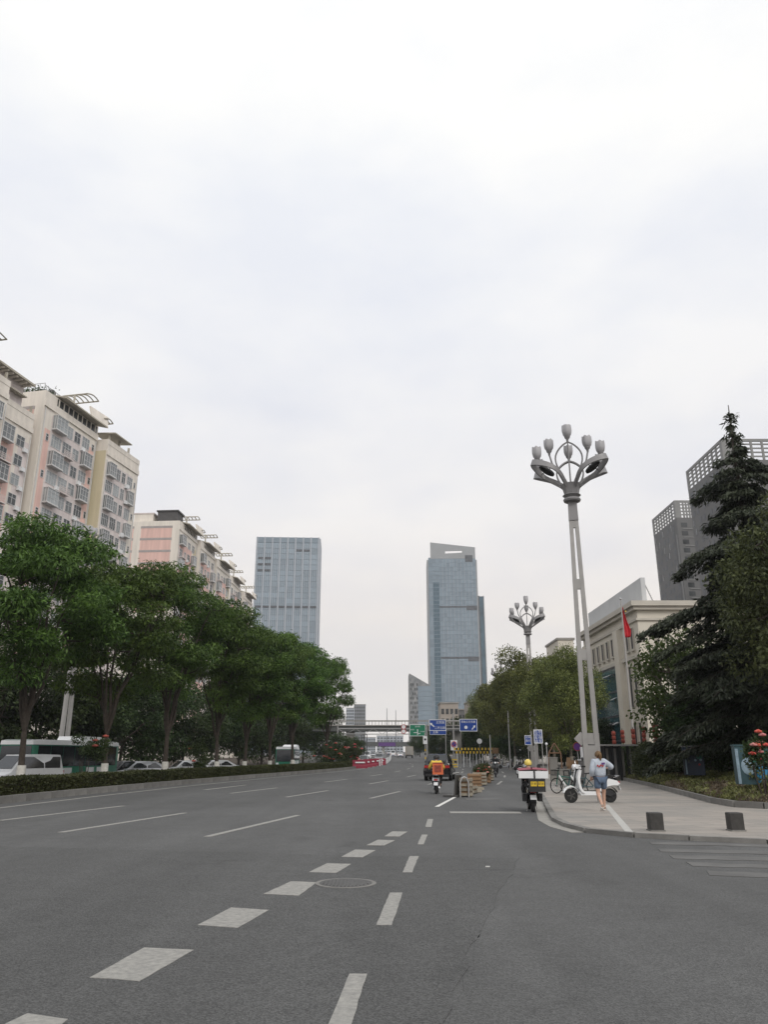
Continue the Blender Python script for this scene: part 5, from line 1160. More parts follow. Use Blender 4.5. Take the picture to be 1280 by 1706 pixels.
# ------------------------------------------------------------------ bridges
D = 152.0; zb = zr(D); xL = ATD(520,D); xR = ATD(770,D)
fb = empty('footbridge', (xL, D, zb), 0, 'grey concrete footbridge spanning the road on a thick pillar', 'bridge'); W = xR-xL; zd = zat(1218,D)-zb; zt = zat(1208,D)-zb
MB().bx(0,W,0,4.2,zd,zt).build('deck', M['concrete_dk'], fb); MB().bx(0,W,-0.18,0,zt-0.16,zt+0.02).build('deck_edge', M['concrete'], fb)
b = MB(); 
for k in range(46): b.bx(W*k/45-0.04,W*k/45+0.04,0.02,0.08,zt,zt+0.9)
b.build('railing_posts', M['concrete'], fb); MB().bx(0,W,0,0.12,zt+0.78,zt+0.9).build('handrail', M['concrete'], fb); MB().bx(0,W,4.0,4.12,zt+0.78,zt+0.9).build('handrail', M['concrete'], fb)
for px in (583.0, 764.0): MB().box((ATD(px,D)-xL,2.1,zd/2-0.2),(1.6,2.2,zd+0.4)).build('pillar', M['concrete'], fb)
for i in range(4):
    MB().bx(ATD(583,D)-xL-0.86,ATD(583,D)-xL+0.86,0.95,0.99,0.6+i*1.2,0.66+i*1.2).build('pillar_joint', M['concrete_dk'], fb)
D = 470.0; zb = zr(D); xL = ATD(588,D); xR = ATD(690,D); fb2 = empty('far_footbridge', (xL, D, zb), 0, 'second lower footbridge far down the road', 'bridge'); W = xR-xL; zd = zat(1243.5,D)-zb; zt = zat(1239,D)-zb
MB().bx(0,W,0,4,zd,zt).build('deck', M['concrete_dk'], fb2); MB().bx(0,W,-0.1,0.1,zt,zt+1.0).build('handrail', M['concrete_dk'], fb2)
MB().bx(W*0.42,W*0.70,-0.3,-0.12,zd+0.1,zt+0.7).build('banner', M['purple'], fb2)
for x in (0.06*W, 0.5*W, 0.94*W): MB().bx(x-0.8,x+0.8,1,3,-1,zd).build('pillar', M['concrete'], fb2)
# stair tower grid right of the pillar
D = 160.0; st = empty('stair_frame', (ATD(606,D), D, zr(D)), 0, 'thin open steel stair frame beside the footbridge pillar', 'stairs')
for i in range(3):
    for y in (0, 3): MB().tube((i*0.55-0.5,y,-0.1),(i*0.55-0.5,y,5.4),0.05,n=5).build('post', M['concrete_dk'], st)
for k in range(8): MB().bx(-0.5,0.6,k*0.4,k*0.4+0.3,0.3+k*0.62,0.38+k*0.62).build('step', M['concrete_dk'], st)
for k in range(4): MB().tube((-0.5,0,1.3+k*1.3),(0.6,0,1.3+k*1.3),0.04,n=5).build('rail', M['concrete_dk'], st)

# ------------------------------------------------------------------ vehicles
def wheel(parent, x, y, r, w, m_r='chrome'):
    key = ('wheel', r, w, m_r)
    if key not in KIDS:
        t = MB().lathe([(r*0.62,-w/2),(r*0.93,-w/2),(r,-w*0.32),(r,w*0.32),(r*0.93,w/2),(r*0.62,w/2)], 22, (0,0,0), 'x').mesh('tyre', M['rubber'], 50)
        q = MB().lathe([(r*0.62,-w*0.42),(r*0.62,w*0.42)], 20, (0,0,0), 'x')
        for k in range(5):
            a = 2*math.pi*k/5
            for s in (-1, 1): q.box((s*w*0.46, math.cos(a)*r*0.32, math.sin(a)*r*0.32), (0.02, r*0.16, r*0.6), rx=a+math.pi/2)
        KIDS[key] = (t, q.mesh('rim', M[m_r]))
    t, q = KIDS[key]; o = empty('wheel', (x, y, r)); o.parent = parent; link('tyre', t, o); link('rim', q, o); return o
def loft(b, st):
    """car shell: stations along y of (y, half widths/heights list)"""
    n = len(st[0][1]); vs = [(x, y, z) for y, r in st for x, z in r]; fs = []
    for i in range(len(st)-1):
        for j in range(n): fs.append((i*n+j, i*n+(j+1)%n, (i+1)*n+(j+1)%n, (i+1)*n+j))
    fs += [tuple(range(n-1,-1,-1)), tuple((len(st)-1)*n+j for j in range(n))]; b.add(vs, fs); return b
def ring(wb, ws, zb, zs, zt, wt):
    return [(-wb*0.85,zb),(-wb,zb+0.10),(-ws,zs),(-wt,zt-0.03),(-wt*0.8,zt),(wt*0.8,zt),(wt,zt-0.03),(ws,zs),(wb,zb+0.10),(wb*0.85,zb)]
def make_car(loc, rz, paint, label, kind='saloon', group=None, light=True):
    """front faces +y"""
    o = empty('car', loc, rz, label, 'car' if kind != 'van' else 'van', group); o.name = {'saloon':'saloon_car','suv':'suv','van':'van'}[kind]
    if kind == 'saloon': L, Wd, zb, hood, belt, roof = 4.6, 0.89, 0.20, 0.82, 0.95, 1.45; cab = (-1.75,-0.95,0.55,1.25); r = 0.32
    elif kind == 'suv': L, Wd, zb, hood, belt, roof = 4.6, 0.91, 0.25, 1.0, 1.1, 1.68; cab = (-2.15,-1.75,0.45,1.1); r = 0.35
    else: L, Wd, zb, hood, belt, roof = 4.9, 0.92, 0.25, 1.05, 1.15, 1.95; cab = (-2.38,-2.2,0.95,1.9); r = 0.33
    h = L/2
    b = MB()
    loft(b, [(-h, ring(Wd*0.80,Wd*0.82,zb+0.18,0.6,belt-0.12,Wd*0.72)),(-h+0.12, ring(Wd*0.95,Wd*0.95,zb+0.05,0.62,belt-0.02,Wd*0.82)),(cab[0], ring(Wd*0.98,Wd,zb,0.65,belt+0.02,Wd*0.86)),(0, ring(Wd,Wd*1.0,zb,0.62,belt,Wd*0.9)),(cab[3], ring(Wd*0.98,Wd*0.99,zb,0.6,hood+0.02,Wd*0.86)),(h-0.35, ring(Wd*0.96,Wd*0.95,zb+0.03,0.55,hood-0.1,Wd*0.8)),(h-0.06, ring(Wd*0.84,Wd*0.85,zb+0.12,0.5,hood-0.22,Wd*0.7)),(h, ring(Wd*0.74,Wd*0.75,zb+0.2,0.48,hood-0.30,Wd*0.62))])
    b.build('body', M[paint], o, 35)
    def cr_(w0, w1, z): return [(-Wd*w0,belt-0.06),(-Wd*w1,z-0.08),(-Wd*w1*0.9,z),(Wd*w1*0.9,z),(Wd*w1,z-0.08),(Wd*w0,belt-0.06)]
    c = MB(); zlow = belt+0.02
    loft(c, [(cab[0], [(-Wd*0.84,belt-0.06),(-Wd*0.83,zlow),(-Wd*0.7,zlow+0.02),(Wd*0.7,zlow+0.02),(Wd*0.83,zlow),(Wd*0.84,belt-0.06)]),(cab[1], cr_(0.88,0.72,roof-0.03)),((cab[1]+cab[2])/2, cr_(0.9,0.75,roof)),(cab[2], cr_(0.89,0.72,roof-0.03)),(cab[3], [(-Wd*0.84,belt-0.10),(-Wd*0.82,hood+0.02),(-Wd*0.7,hood+0.04),(Wd*0.7,hood+0.04),(Wd*0.82,hood+0.02),(Wd*0.84,belt-0.10)])])
    c.build('cabin', M[paint], o, 40)
    # glass: four sides, proud by a few mm
    def gq(name, q): MB().add(q, [(0,1,2,3)]).build(name, M['carglass'], o)
    e = 0.012
    ws = lambda t, k: cab[2]+(cab[3]-cab[2])*t
    def fr(t, w, up): y = cab[2]+(cab[3]-cab[2])*t; z = (roof-0.03)+(hood+0.04-roof+0.03)*t; return (w, y+0.02, z+0.02)
    gq('windscreen', [fr(0.08,-Wd*0.62,0), fr(0.08,Wd*0.62,0), fr(0.92,Wd*0.70,0), fr(0.92,-Wd*0.70,0)])
    def rr_(t, w): y = cab[1]+(cab[0]-cab[1])*t; z = (roof-0.03)+(zlow+0.02-roof+0.03)*t; return (w, y-0.02, z+0.02)
    gq('rear_window', [rr_(0.10,-Wd*0.60), rr_(0.10,Wd*0.60), rr_(0.85,Wd*0.66), rr_(0.85,-Wd*0.66)])
    for s in (-1, 1):
        def sp(y, t): w = 0.895+(0.725-0.895)*t; return (s*(Wd*w+0.012), y, belt-0.02+(roof-0.12-belt+0.02)*t)
        ym = (cab[1]+cab[2])/2-0.05
        gq('side_window', [sp(ym+0.04,0.06), sp(cab[3]-0.28 if kind!='van' else cab[2]+0.65,0.06), sp(cab[2]-0.02,0.96), sp(ym+0.04,0.96)])
        gq('side_window', [sp(cab[0]+0.30,0.06), sp(ym-0.04,0.06), sp(ym-0.04,0.96), sp(cab[1]+0.05,0.96)])
        MB().box((s*(Wd+0.10), cab[2]+0.35, belt+0.06),(0.2,0.1,0.13)).build('mirror', M[paint], o)
        MB().box((s*Wd*0.66, h-0.10, hood-0.30),(0.34,0.16,0.14)).build('headlight', M['lens'], o); MB().box((s*Wd*0.74, -h+0.05, belt-0.22),(0.30,0.12,0.16)).build('tail_light', M['tail'], o)
        for y in (-h+0.95, h-0.95):
            wheel(o, s*(Wd-0.10), y, r, 0.2)
    MB().box((0,h-0.02,0.42),(0.9,0.08,0.16)).build('grille', M['dark'], o); MB().box((0,-h+0.005,0.58),(0.46,0.02,0.15)).build('number_plate', M['blue_sign'], o)
    MB().box((0,h+0.005,0.40),(0.44,0.02,0.13)).build('number_plate', M['blue_sign'], o); MB().box((0,-h+0.04,0.36),(1.5,0.10,0.16)).build('bumper', M['dark'], o)
    return o
GW_ = 'cars on the left side road'
SRZ = -0.30
van = make_car((ATD(44,47.5), 47.5, SRZ), math.radians(180-16), 'white_paint', 'white van facing left in front of the bus', 'van'); 
for px, D, rz, p, lab in ((238,63,118,'silver_paint','silver saloon with sloping windscreen behind the second median tree'),(312,72,125,'white_paint','white saloon between the silver saloon and the rightmost white saloon'),(362,79,112,'white_paint','rightmost white saloon behind the hedge, below the third median tree'),(208,68,150,'black_paint','dark saloon half hidden right of the bus end')):
    make_car((ATD(px,D), D, zr(D)+SRZ), math.radians(rz), p, lab, 'saloon', GW_)
make_car((ATD(733,55.0), 55.0, 0), math.radians(-9), 'black_paint', 'black suv driving away beside the yellow-clad rider', 'suv')
for px, D, rz, p, k, lab in ((607,128,176,'silver_paint','saloon','pale saloon nearest behind the red barrier'),(632,150,178,'silver_paint','suv','grey suv queueing beside the white guard rail'),(612,190,178,'white_paint','van','white van in the far queue under the footbridge'),(604,186,178,'white_paint','saloon','white saloon left of the far white van'),(634,235,178,'white_paint','suv','far white suv in the middle of the queue'),(655,250,0,'white_paint','van','far white van driving away in the middle'),(667,240,0,'white_paint','saloon','far white saloon right of the far van'),(622,260,178,'silver_paint','saloon','farthest silver saloon of the queue'),(648,300,0,'silver_paint','suv','farthest grey suv ahead')):
    make_car((ATD(px,D), D, zr(D)+0.005), math.radians(rz), p, lab, k, 'far cars near the footbridge')
# lorry
D = 225; lo = empty('box_lorry', (ATD(682,D), D, zr(D)), 0, 'small beige box lorry right of the far white saloon', 'lorry')
MB().bx(-1.05,1.05,-2.6,1.6,0.8,3.1).build('cargo_box', M['far_beige'], lo); MB().bx(-0.95,0.95,1.7,3.1,0.5,2.2).build('cab', M['white_paint'], lo); MB().bx(-0.8,0.8,-2.7,-2.61,0.9,3.0).build('rear_door', M['concrete'], lo)
for x in (-0.85,0.85):
    for y in (-1.6,2.3): wheel(lo, x, y, 0.4, 0.22)
# bus
def make_bus(loc, rz, label, L=11.6):
    """front faces +y"""
    o = empty('city_bus', loc, rz, label, 'bus'); Wd = 1.25; h = L/2
    prof = lambda k: [(-Wd*k,0.35),(-Wd*k,2.5),(-Wd*k+0.12,2.82),(-Wd*k+0.3,2.9),(Wd*k-0.3,2.9),(Wd*k-0.12,2.82),(Wd*k,2.5),(Wd*k,0.35)]
    b = MB(); loft(b, [(-h, prof(0.96)),(-h+0.12, prof(1.0)),(h-0.15, prof(1.0)),(h, prof(0.95))]); b.build('body', M['green_paint'], o, 40)
    b = MB(); loft(b, [(-h-0.02, [(-Wd*0.98,2.62),(-Wd+0.1,2.88),(Wd-0.1,2.88),(Wd*0.98,2.62)]),(-h+0.5, [(-Wd-0.02,2.62),(-Wd+0.1,2.95),(Wd-0.1,2.95),(Wd+0.02,2.62)]),(h-0.5, [(-Wd-0.02,2.62),(-Wd+0.1,2.95),(Wd-0.1,2.95),(Wd+0.02,2.62)]),(h+0.02, [(-Wd*0.96,2.62),(-Wd+0.1,2.88),(Wd-0.1,2.88),(Wd*0.96,2.62)])]); b.build('roof', M['white_paint'], o, 40)
    MB().box((0,h-7.8,3.1),(2.0,3.2,0.34),top=0.9).build('roof_unit', M['white_paint'], o); MB().box((0,-h+2.0,3.05),(1.9,2.2,0.26),top=0.9).build('roof_unit', M['white_paint'], o)
    for s in (-1, 1):
        n = 7
        for k in range(n):
            y0 = -h+0.45+(L-0.9)*k/n; y1 = y0+(L-0.9)/n-0.06; MB().bx(s*(Wd+0.005),s*(Wd+0.02),y0,y1,1.2,2.55).build('side_window', M['carglass'], o)
        for k in (1, 2, 4, 5):
            y0 = -h+0.6+(L-0.9)*k/n; MB().bx(s*(Wd+0.005),s*(Wd+0.02),y0,y0+1.1,0.55,1.1).build('advert_panel', M['sign_white'], o)
        for y in (-h+2.4, h-2.6): wheel(o, s*(Wd-0.14), y, 0.48, 0.26)
    MB().bx(-1.1,1.1,h+0.01,h+0.03,1.0,2.55).build('windscreen', M['carglass'], o); MB().bx(-1.1,1.1,-h-0.03,-h-0.01,1.5,2.4).build('rear_window', M['carglass'], o)
    for s in (-1,1): MB().box((s*0.95,h,0.75),(0.35,0.08,0.22)).build('headlight', M['lens'], o); MB().box((s*1.05,-h,1.0),(0.2,0.06,0.5)).build('tail_light', M['tail'], o)
    return o
bus = make_bus((-23.3, 58.6, SRZ-0.05), math.radians(180-9), 'green and white city bus behind the hedge at the left edge')
mb = make_bus((-13.6, 114, zr(114)+SRZ), math.radians(180), 'white roofed bus seen end-on between the median trees', 8.0)
# red water-filled barriers with yellow rail, white guard rail
for k in range(5):
    t = k/4; D = 101+t*26; x = ATD(600+t*33, D); o = empty('barrier', (x, D, zr(D)), math.radians(8), ('first','second','third','fourth','fifth')[k]+' red plastic barrier, counted from the median hedge', 'barrier', 'red plastic barriers')
    b = MB(); b.extr([(-0.25,0),(0.25,0),(0.22,0.3),(0.10,0.45),(0.08,1.0),(-0.08,1.0),(-0.10,0.45),(-0.22,0.3)], 1.9, 0.04); q = b.build('shell', M['red_paint'], o); MB().box((0,-0.2,0.7),(1.2,0.03,0.16)).build('band', M['sign_white'], o)
gr = [ (median_edge(y)+KB+0.4, y) for y in (118,126,134,142,150,160,172,186,202,222,246) ]
g = empty('guard_rail', (gr[0][0], gr[0][1], zr(118)), 0, 'white guard rail curving along the far left lane', 'fence')
for i, ((x0,y0),(x1,y1)) in enumerate(zip(gr, gr[1:])):
    a = Vector((x0-gr[0][0], y0-gr[0][1], zr(y0)-zr(118))); c = Vector((x1-gr[0][0], y1-gr[0][1], zr(y1)-zr(118)))
    for z in (0.35,0.8): MB().tube(a+Vector((0,0,z)), c+Vector((0,0,z)), 0.05, n=5).build('rail', M['sign_white'], g)
    for k in range(4): p = a.lerp(c, k/4); MB().tube(p, p+Vector((0,0,0.95)), 0.05, n=5).build('post', M['sign_white'], g)

# ------------------------------------------------------------------ striped construction frame
D = 108.0; xa = ATD(757,D); xb = ATD(832,D); cf = empty('striped_barrier', (xa, D, zr(D)), math.radians(4), 'long yellow and black striped barrier beam on many posts across the cycle lane', 'barrier'); W = xb-xa
for z in (1.75, 2.2):
    for k in range(26):
        MB().bx(W*k/26,W*(k+1)/26,-0.08,0.08,z,z+0.3).build('stripe', M['yellow'] if (k+(z>2)) % 2 else M['dark'], cf)
for k in range(15): x = W*k/14; MB().tube((x,0,-0.05),(x,0,1.8),0.06,n=6).build('post', M['sign_white'] if k % 2 else M['steel'], cf)
MB().bx(-0.35,0.35,-0.3,0.3,-0.05,1.3).build('foot_block', M['concrete'], cf)
for k in range(4): MB().bx(-0.36,0.36,-0.32,-0.305,k*0.3,k*0.3+0.15).build('stripe', M['yellow'], cf)
MB().bx(W*0.86,W*1.0,-0.16,-0.10,1.75,2.5).build('notice_board', M['card'], cf)
for px, D, h, lab in ((800,112,3.4,'round white sign on a post behind the striped barrier'),):
    o = empty('round_post_sign', (ATD(px,D), D, zr(D)), 0, lab, 'road sign'); MB().tube((0,0,-0.05),(0,0,h),0.04).build('post', M['steel'], o); MB().disc((0,-0.06,h),0.36,'y',18,0.03).build('sign_panel', M['sign_white'], o)
MB_pole = [(850,92,6.5,'slim pale post right of the striped barrier'),(818,100,4.0,'short pale post above the right end of the striped barrier')]
for px, D, h, lab in MB_pole:
    o = empty('steel_post', (ATD(px,D), D, zr(D)), 0, lab, 'post'); MB().tube((0,0,-0.05),(0,0,h),0.10,0.07,10).build('shaft', M['steel'], o); MB().box((0,0,0.1),(0.3,0.3,0.25)).build('base', M['concrete'], o)
# pallets and crates strewn along the lane edge
def crate(x, y, w, d, h, rz, m, label, name='wooden_crate', tilt=0.0):
    o = empty(name, (x, y, zr(y)+0.01), rz, label, 'crate' if 'crate' in name else 'pallet', 'pallets and crates along the lane edge')
    n = max(2, int(h/0.16))
    for k in range(n):
        z = h*(k+0.5)/n
        for s in (-1, 1):
            link('slat', KIDS.setdefault(('sl',w,m), MB().box((0,0,0),(w,0.02,0.10)).mesh('slat', M[m])), o, (0, s*d/2, z)); link('slat', KIDS.setdefault(('sl2',d,m), MB().box((0,0,0),(0.02,d-0.03,0.10)).mesh('slat', M[m])), o, (s*(w/2-0.012), 0, z))
    for sx in (-1,1):
        for sy in (-1,1): link('corner_post', KIDS.setdefault(('cp',h,m), MB().box((0,0,h/2),(0.05,0.05,h)).mesh('corner_post', M[m])), o, (sx*(w/2-0.05), sy*(d/2-0.05), 0))
    MB().box((0,0,h*0.5),(w-0.08,d-0.08,h*0.9)).build('filling', M['card'], o)
    return o
crate(3.35,33.2,0.52,0.9,0.72,-0.15,'pallet','nearest pale slatted crate behind the grey fence panel')
crate(3.75,35.4,0.5,0.8,0.35,-0.3,'pallet','low crate just behind the nearest slatted crate')
crate(4.75,42.5,0.7,1.4,0.68,-0.15,'card','brown crate with open dark end in the middle of the row')
crate(5.4,45.6,0.75,1.6,0.7,-0.15,'pallet','brown crate behind the open-ended one')
crate(6.1,49.4,0.8,2.0,0.75,-0.15,'card','long reddish crate near the far end of the row')
crate(6.9,54.0,0.8,2.0,0.7,-0.15,'pallet','last crate of the row, beside the dark motorcyclist')
for i, (x, y, w_, rz) in enumerate(((4.05,36.6,0.5,0.4),(4.2,37.8,0.4,1.0),(4.45,39.2,0.6,0.2))):
    o = empty('plank_scrap', (x, y, 0.01), rz, ('pale plank scrap nearest the slatted crate','short plank scrap in the middle of the gap','longer plank scrap nearest the brown crate')[i], 'plank', 'plank scraps on the road'); MB().box((0,0,0.06),(w_,0.5,0.1)).build('board', M['pallet'], o); MB().box((0.05,0.1,0.14),(w_*0.8,0.12,0.05),rz=0.3).build('board', M['pallet'], o)
fp = empty('fence_panel', (2.98,32.9,0), math.radians(70), 'leaning grey steel panel at the near end of the crate row', 'panel')
MB().box((0,0,0.42),(0.9,0.05,0.84),rx=0.10).build('sheet', M['iron'], fp); MB().tube((-0.4,0.05,0.9),(0.4,0.05,0.9),0.03).build('rail', M['steel'], fp); MB().box((0,0.2,0.05),(0.9,0.6,0.06)).build('foot', M['iron'], fp)
fp2 = empty('steel_hoop', (3.22,32.6,0), math.radians(15), 'bent grey steel hoop in front of the slatted crate', 'hoop'); MB().path([(-0.18,0,0),(-0.18,0,0.55),(-0.1,0,0.72),(0.0,0,0.76),(0.1,0,0.72),(0.18,0,0.55),(0.18,0,0)], 0.035, 8).build('tube', M['steel'], fp2, 60)
for i, (x, y, hh) in enumerate(((5.6,46.0,1.0),(6.2,49.5,1.1))):
    rose('flower_trough', (x, y, 0.5 if i == 0 else 0.55), 0.36, 0.35, 0.08, 7, M['leaf_h'], M['petal'], ('red flowers heaped on the brown crate','red flowers heaped on the long reddish crate')[i], 30+i, 0.09)

# ------------------------------------------------------------------ people
def skin_mesh(name, J, E_, root, m, sub=2, extra=None):
    """J: name -> (x,y,z,rx[,ry]); grown with a Skin modifier into one surface"""
    names = list(J); idx = {k: i for i, k in enumerate(names)}
    me = bpy.data.meshes.new(name); me.from_pydata([J[k][:3] for k in names], [(idx[a], idx[b]) for a, b in E_], [])
    o = bpy.data.objects.new('tmp', me); COL.objects.link(o)
    md = o.modifiers.new('skin', 'SKIN'); md.use_smooth_shade = True
    for k in names:
        d = me.skin_vertices[0].data[idx[k]]; r = J[k][3:]; d.radius = (r[0], r[1] if len(r) > 1 else r[0]); d.use_root = (k == root)
    s = o.modifiers.new('sub', 'SUBSURF'); s.levels = sub; s.render_levels = sub
    bpy.context.view_layer.update()
    r = bpy.data.meshes.new_from_object(o.evaluated_get(bpy.context.evaluated_depsgraph_get())); bpy.data.objects.remove(o); bpy.data.meshes.remove(me)
    if extra:
        bm = bmesh.new(); bm.from_mesh(r); t = bpy.data.meshes.new('t'); t.from_pydata(extra.v, [], extra.f); bm.from_mesh(t); bpy.data.meshes.remove(t); bmesh.ops.recalc_face_normals(bm, faces=bm.faces); bm.to_mesh(r); bm.free()
    r.name = name; r.materials.clear(); r.materials.append(m); r.shade_smooth(); return r
def fingers(b, w, d, side):
    """five bent fingers from a wrist w along direction d"""
    w = Vector(w); d = Vector(d).normalized(); u = d.cross(Vector((0,0,1))); u = u.normalized() if u.length > 0.1 else Vector((1,0,0)); v = u.cross(d)
    for i, l in enumerate((0.068,0.078,0.074,0.058)):
        p0 = w+d*0.07+u*(i-1.5)*0.019; p1 = p0+d*l*0.55; p2 = p1+(d*0.6-v*0.8)*l*0.5; b.path([p0,p1,p2], [0.010,0.009,0.007], 6)
    p0 = w+d*0.03+u*(-side)*0.035; p1 = p0+(d*0.6-u*side*0.7)*0.04; b.path([p0,p1,p1+d*0.03], [0.011,0.010,0.008], 6)
    return b
def person(loc, rz, label, P, cloth, hat=None, parent_name='person', scale=1.0):
    """P: dict of joint positions; cloth: dict with materials"""
    o = empty(parent_name, loc, rz, label, 'person'); o.scale = (scale,)*3
    J = {'pel': (*P['pel'],0.125,0.095), 'spi': (*P['spi'],0.115,0.085), 'che': (*P['che'],0.15,0.10), 'nec': (*P['nec'],0.05), 'hea': (*P['hea'],0.075,0.088), 'top': (*P['top'],0.07,0.085)}
    E_ = [('pel','spi'),('spi','che'),('che','nec'),('nec','hea'),('hea','top')]; ex = MB()
    for s in 'LR':
        for a, r in (('sho',0.06),('elb',0.043),('wri',0.028),('han',0.03),('hip',0.092),('kne',0.058),('ank',0.036),('toe',0.034)): J[a+s] = (*P[a+s], r)
        E_ += [('che','sho'+s),('sho'+s,'elb'+s),('elb'+s,'wri'+s),('wri'+s,'han'+s),('pel','hip'+s),('hip'+s,'kne'+s),('kne'+s,'ank'+s),('ank'+s,'toe'+s)]
        fingers(ex, P['wri'+s], Vector(P['han'+s])-Vector(P['wri'+s]), 1 if s == 'R' else -1)
    h = Vector(P['hea']); fw = Vector(P.get('face',(0,1,0))).normalized(); sd = Vector((fw.y,-fw.x,0))
    ex.sphere(h+fw*0.088+Vector((0,0,0.012)), 0.016, 6, 4, (1,1,1.4))
    for s in (-1,1): ex.sphere(h+sd*s*0.080+Vector((0,0,0.015)), 0.022, 6, 4, (0.5,1,1.3))
    body = link('body', skin_mesh('body', J, E_, 'pel', M['skin'], 2, ex), o)
    for s in (-1,1): MB().sphere(h+fw*0.082+sd*s*0.03+Vector((0,0,0.035)), 0.009, 6, 4).build('eye', M['dark'], o)
    MB().sphere(h+fw*0.083-Vector((0,0,0.035)), 0.016, 6, 4, (1.3,0.5,0.35)).build('mouth', M['tail'], o)
    # jacket
    k = cloth.get('puff',1.2)
    JJ = {'hem': (*P['hem'],0.135*k,0.105*k), 'spi': (*P['spi'],0.135*k,0.105*k), 'che': (*P['che'],0.165*k,0.118*k), 'col': (*(Vector(P['che']).lerp(Vector(P['nec']),0.75)),0.062)}
    EE = [('hem','spi'),('spi','che'),('che','col')]
    for s in 'LR':
        JJ['sho'+s] = (*P['sho'+s],0.075*k); JJ['elb'+s] = (*P['elb'+s],0.058*k); EE += [('che','sho'+s),('sho'+s,'elb'+s)]
        if cloth.get('long',True): JJ['cuf'+s] = (*Vector(P['elb'+s]).lerp(Vector(P['wri'+s]),0.88),0.045*k); EE.append(('elb'+s,'cuf'+s))
    link('jacket', skin_mesh('jacket', JJ, EE, 'che', M[cloth['top']]), o)
    # trousers or shorts
    f = cloth.get('leg',0.9)
    T = {'pel': (*P['pel'],0.145,0.118)}; TE = []
    for s in 'LR':
        T['hip'+s] = (*P['hip'+s],0.108); kn = Vector(P['kne'+s]); hp_ = Vector(P['hip'+s]); TE.append(('pel','hip'+s))
        if f < 0.5: T['end'+s] = (*hp_.lerp(kn,f*2),0.105); TE.append(('hip'+s,'end'+s))
        else: T['kne'+s] = (*kn,0.072); T['end'+s] = (*kn.lerp(Vector(P['ank'+s]),0.92),0.055); TE += [('hip'+s,'kne'+s),('kne'+s,'end'+s)]
    link('shorts' if f < 0.5 else 'trousers', skin_mesh('trousers', T, TE, 'pel', M[cloth['bottom']]), o)
    for s in 'LR':
        a = Vector(P['ank'+s]); t = Vector(P['toe'+s]); d = (t-a); d.z *= 0.6
        sk = {'a': (*(a+Vector((0,0,0.02))),0.046), 'h': (*(a-d*0.25-Vector((0,0,0.035))),0.040), 'm': (*(a+d*0.5-Vector((0,0,0.018))),0.046,0.042), 't': (*(t+d*0.12),0.038,0.036)}
        link('shoe', skin_mesh('shoe', sk, [('a','h'),('h','m'),('m','t')], 'h', M[cloth.get('shoe','shoe')]), o)
    if hat:
        b = MB(); b.sphere(h+Vector((0,0,0.03))-fw*0.01, 0.135, 16, 8, (0.95,1.05,1.0), z0=-0.45); b.build('helmet', M[hat], o, 60)
        b = MB(); p = h+fw*0.13; b.box((p.x,p.y,p.z+0.03),(0.18,0.10,0.02),rz=math.atan2(-fw.x,fw.y)); b.build('visor', M['dark'], o)
    else:
        b = MB(); b.sphere(h+Vector((0,0,0.035))-fw*0.018, 0.108, 16, 8, (0.92,1.0,1.12), z0=-0.35)
        b.build('hair', M['hair'], o, 60)
        q = h-fw*0.10; b = MB(); b.path([q+Vector((0,0,0.07)), q-fw*0.05+Vector((0,0,0.04)), q-fw*0.045-Vector((0,0,0.05)), q-fw*0.03-Vector((0,0,0.13))], [0.03,0.042,0.036,0.012], 8); b.build('ponytail', M['hair'], o, 60)
    return o
# woman in a denim jacket walking away, right elbow out
px_, py_ = GP(1007, 1352, PVZ)
walk = dict(pel=(0,0,0.91),spi=(0,0.01,1.07),che=(0,0.03,1.27),nec=(0,0.04,1.41),hea=(0.0,0.06,1.50),top=(0,0.06,1.56),hem=(0,0.0,0.90),face=(-0.15,1,0),
    shoL=(-0.165,0.02,1.345),elbL=(-0.245,-0.05,1.10),wriL=(-0.23,0.10,0.93),hanL=(-0.22,0.15,0.87),
    shoR=(0.165,0.03,1.345),elbR=(0.37,-0.02,1.20),wriR=(0.33,0.20,1.16),hanR=(0.30,0.27,1.17),
    hipL=(-0.09,0.0,0.86),kneL=(-0.10,0.02,0.48),ankL=(-0.09,-0.26,0.16),toeL=(-0.09,-0.13,0.045),
    hipR=(0.09,0.0,0.86),kneR=(0.115,0.16,0.48),ankR=(0.12,0.20,0.085),toeR=(0.125,0.34,0.04))
wk = person((px_-0.02, py_+0.02, PVZ), math.radians(4), 'woman in pale denim jacket and blue shorts walking away over the pavement', walk, dict(top='denim', bottom='denim2', leg=0.36, puff=1.38))
# print on the back of the jacket
b = MB(); 
for i, (x, z) in enumerate(((-0.10,1.24),(-0.05,1.22),(0.0,1.25),(0.05,1.23))): b.box((x,-0.140,z),(0.035,0.012,0.05),ry=0.3*i)
b.build('back_print', M['tail'], wk)
b = MB(); b.box((0.07,-0.140,1.30),(0.10,0.012,0.05)); b.build('back_print', M['purple'], wk)
def rider_pose(lean=0.08, w=0.20):
    d = dict(pel=(0,-0.12,0.86),spi=(0,-0.10+lean*0.4,1.02),che=(0,-0.06+lean,1.22),nec=(0,-0.04+lean*1.2,1.36),hea=(0,-0.01+lean*1.3,1.46),top=(0,-0.01+lean*1.3,1.53),hem=(0,-0.13,0.84),face=(0,1,0))
    for s, k in (('L',-1),('R',1)):
        d['sho'+s] = (k*0.18,-0.05+lean,1.30); d['elb'+s] = (k*0.31,0.12,1.07); d['wri'+s] = (k*0.30,0.36,1.02); d['han'+s] = (k*0.29,0.42,1.03)
        d['hip'+s] = (k*0.10,-0.08,0.82); d['kne'+s] = (k*w,0.30,0.70); d['ank'+s] = (k*0.15,0.26,0.33); d['toe'+s] = (k*0.16,0.40,0.29)
    return d

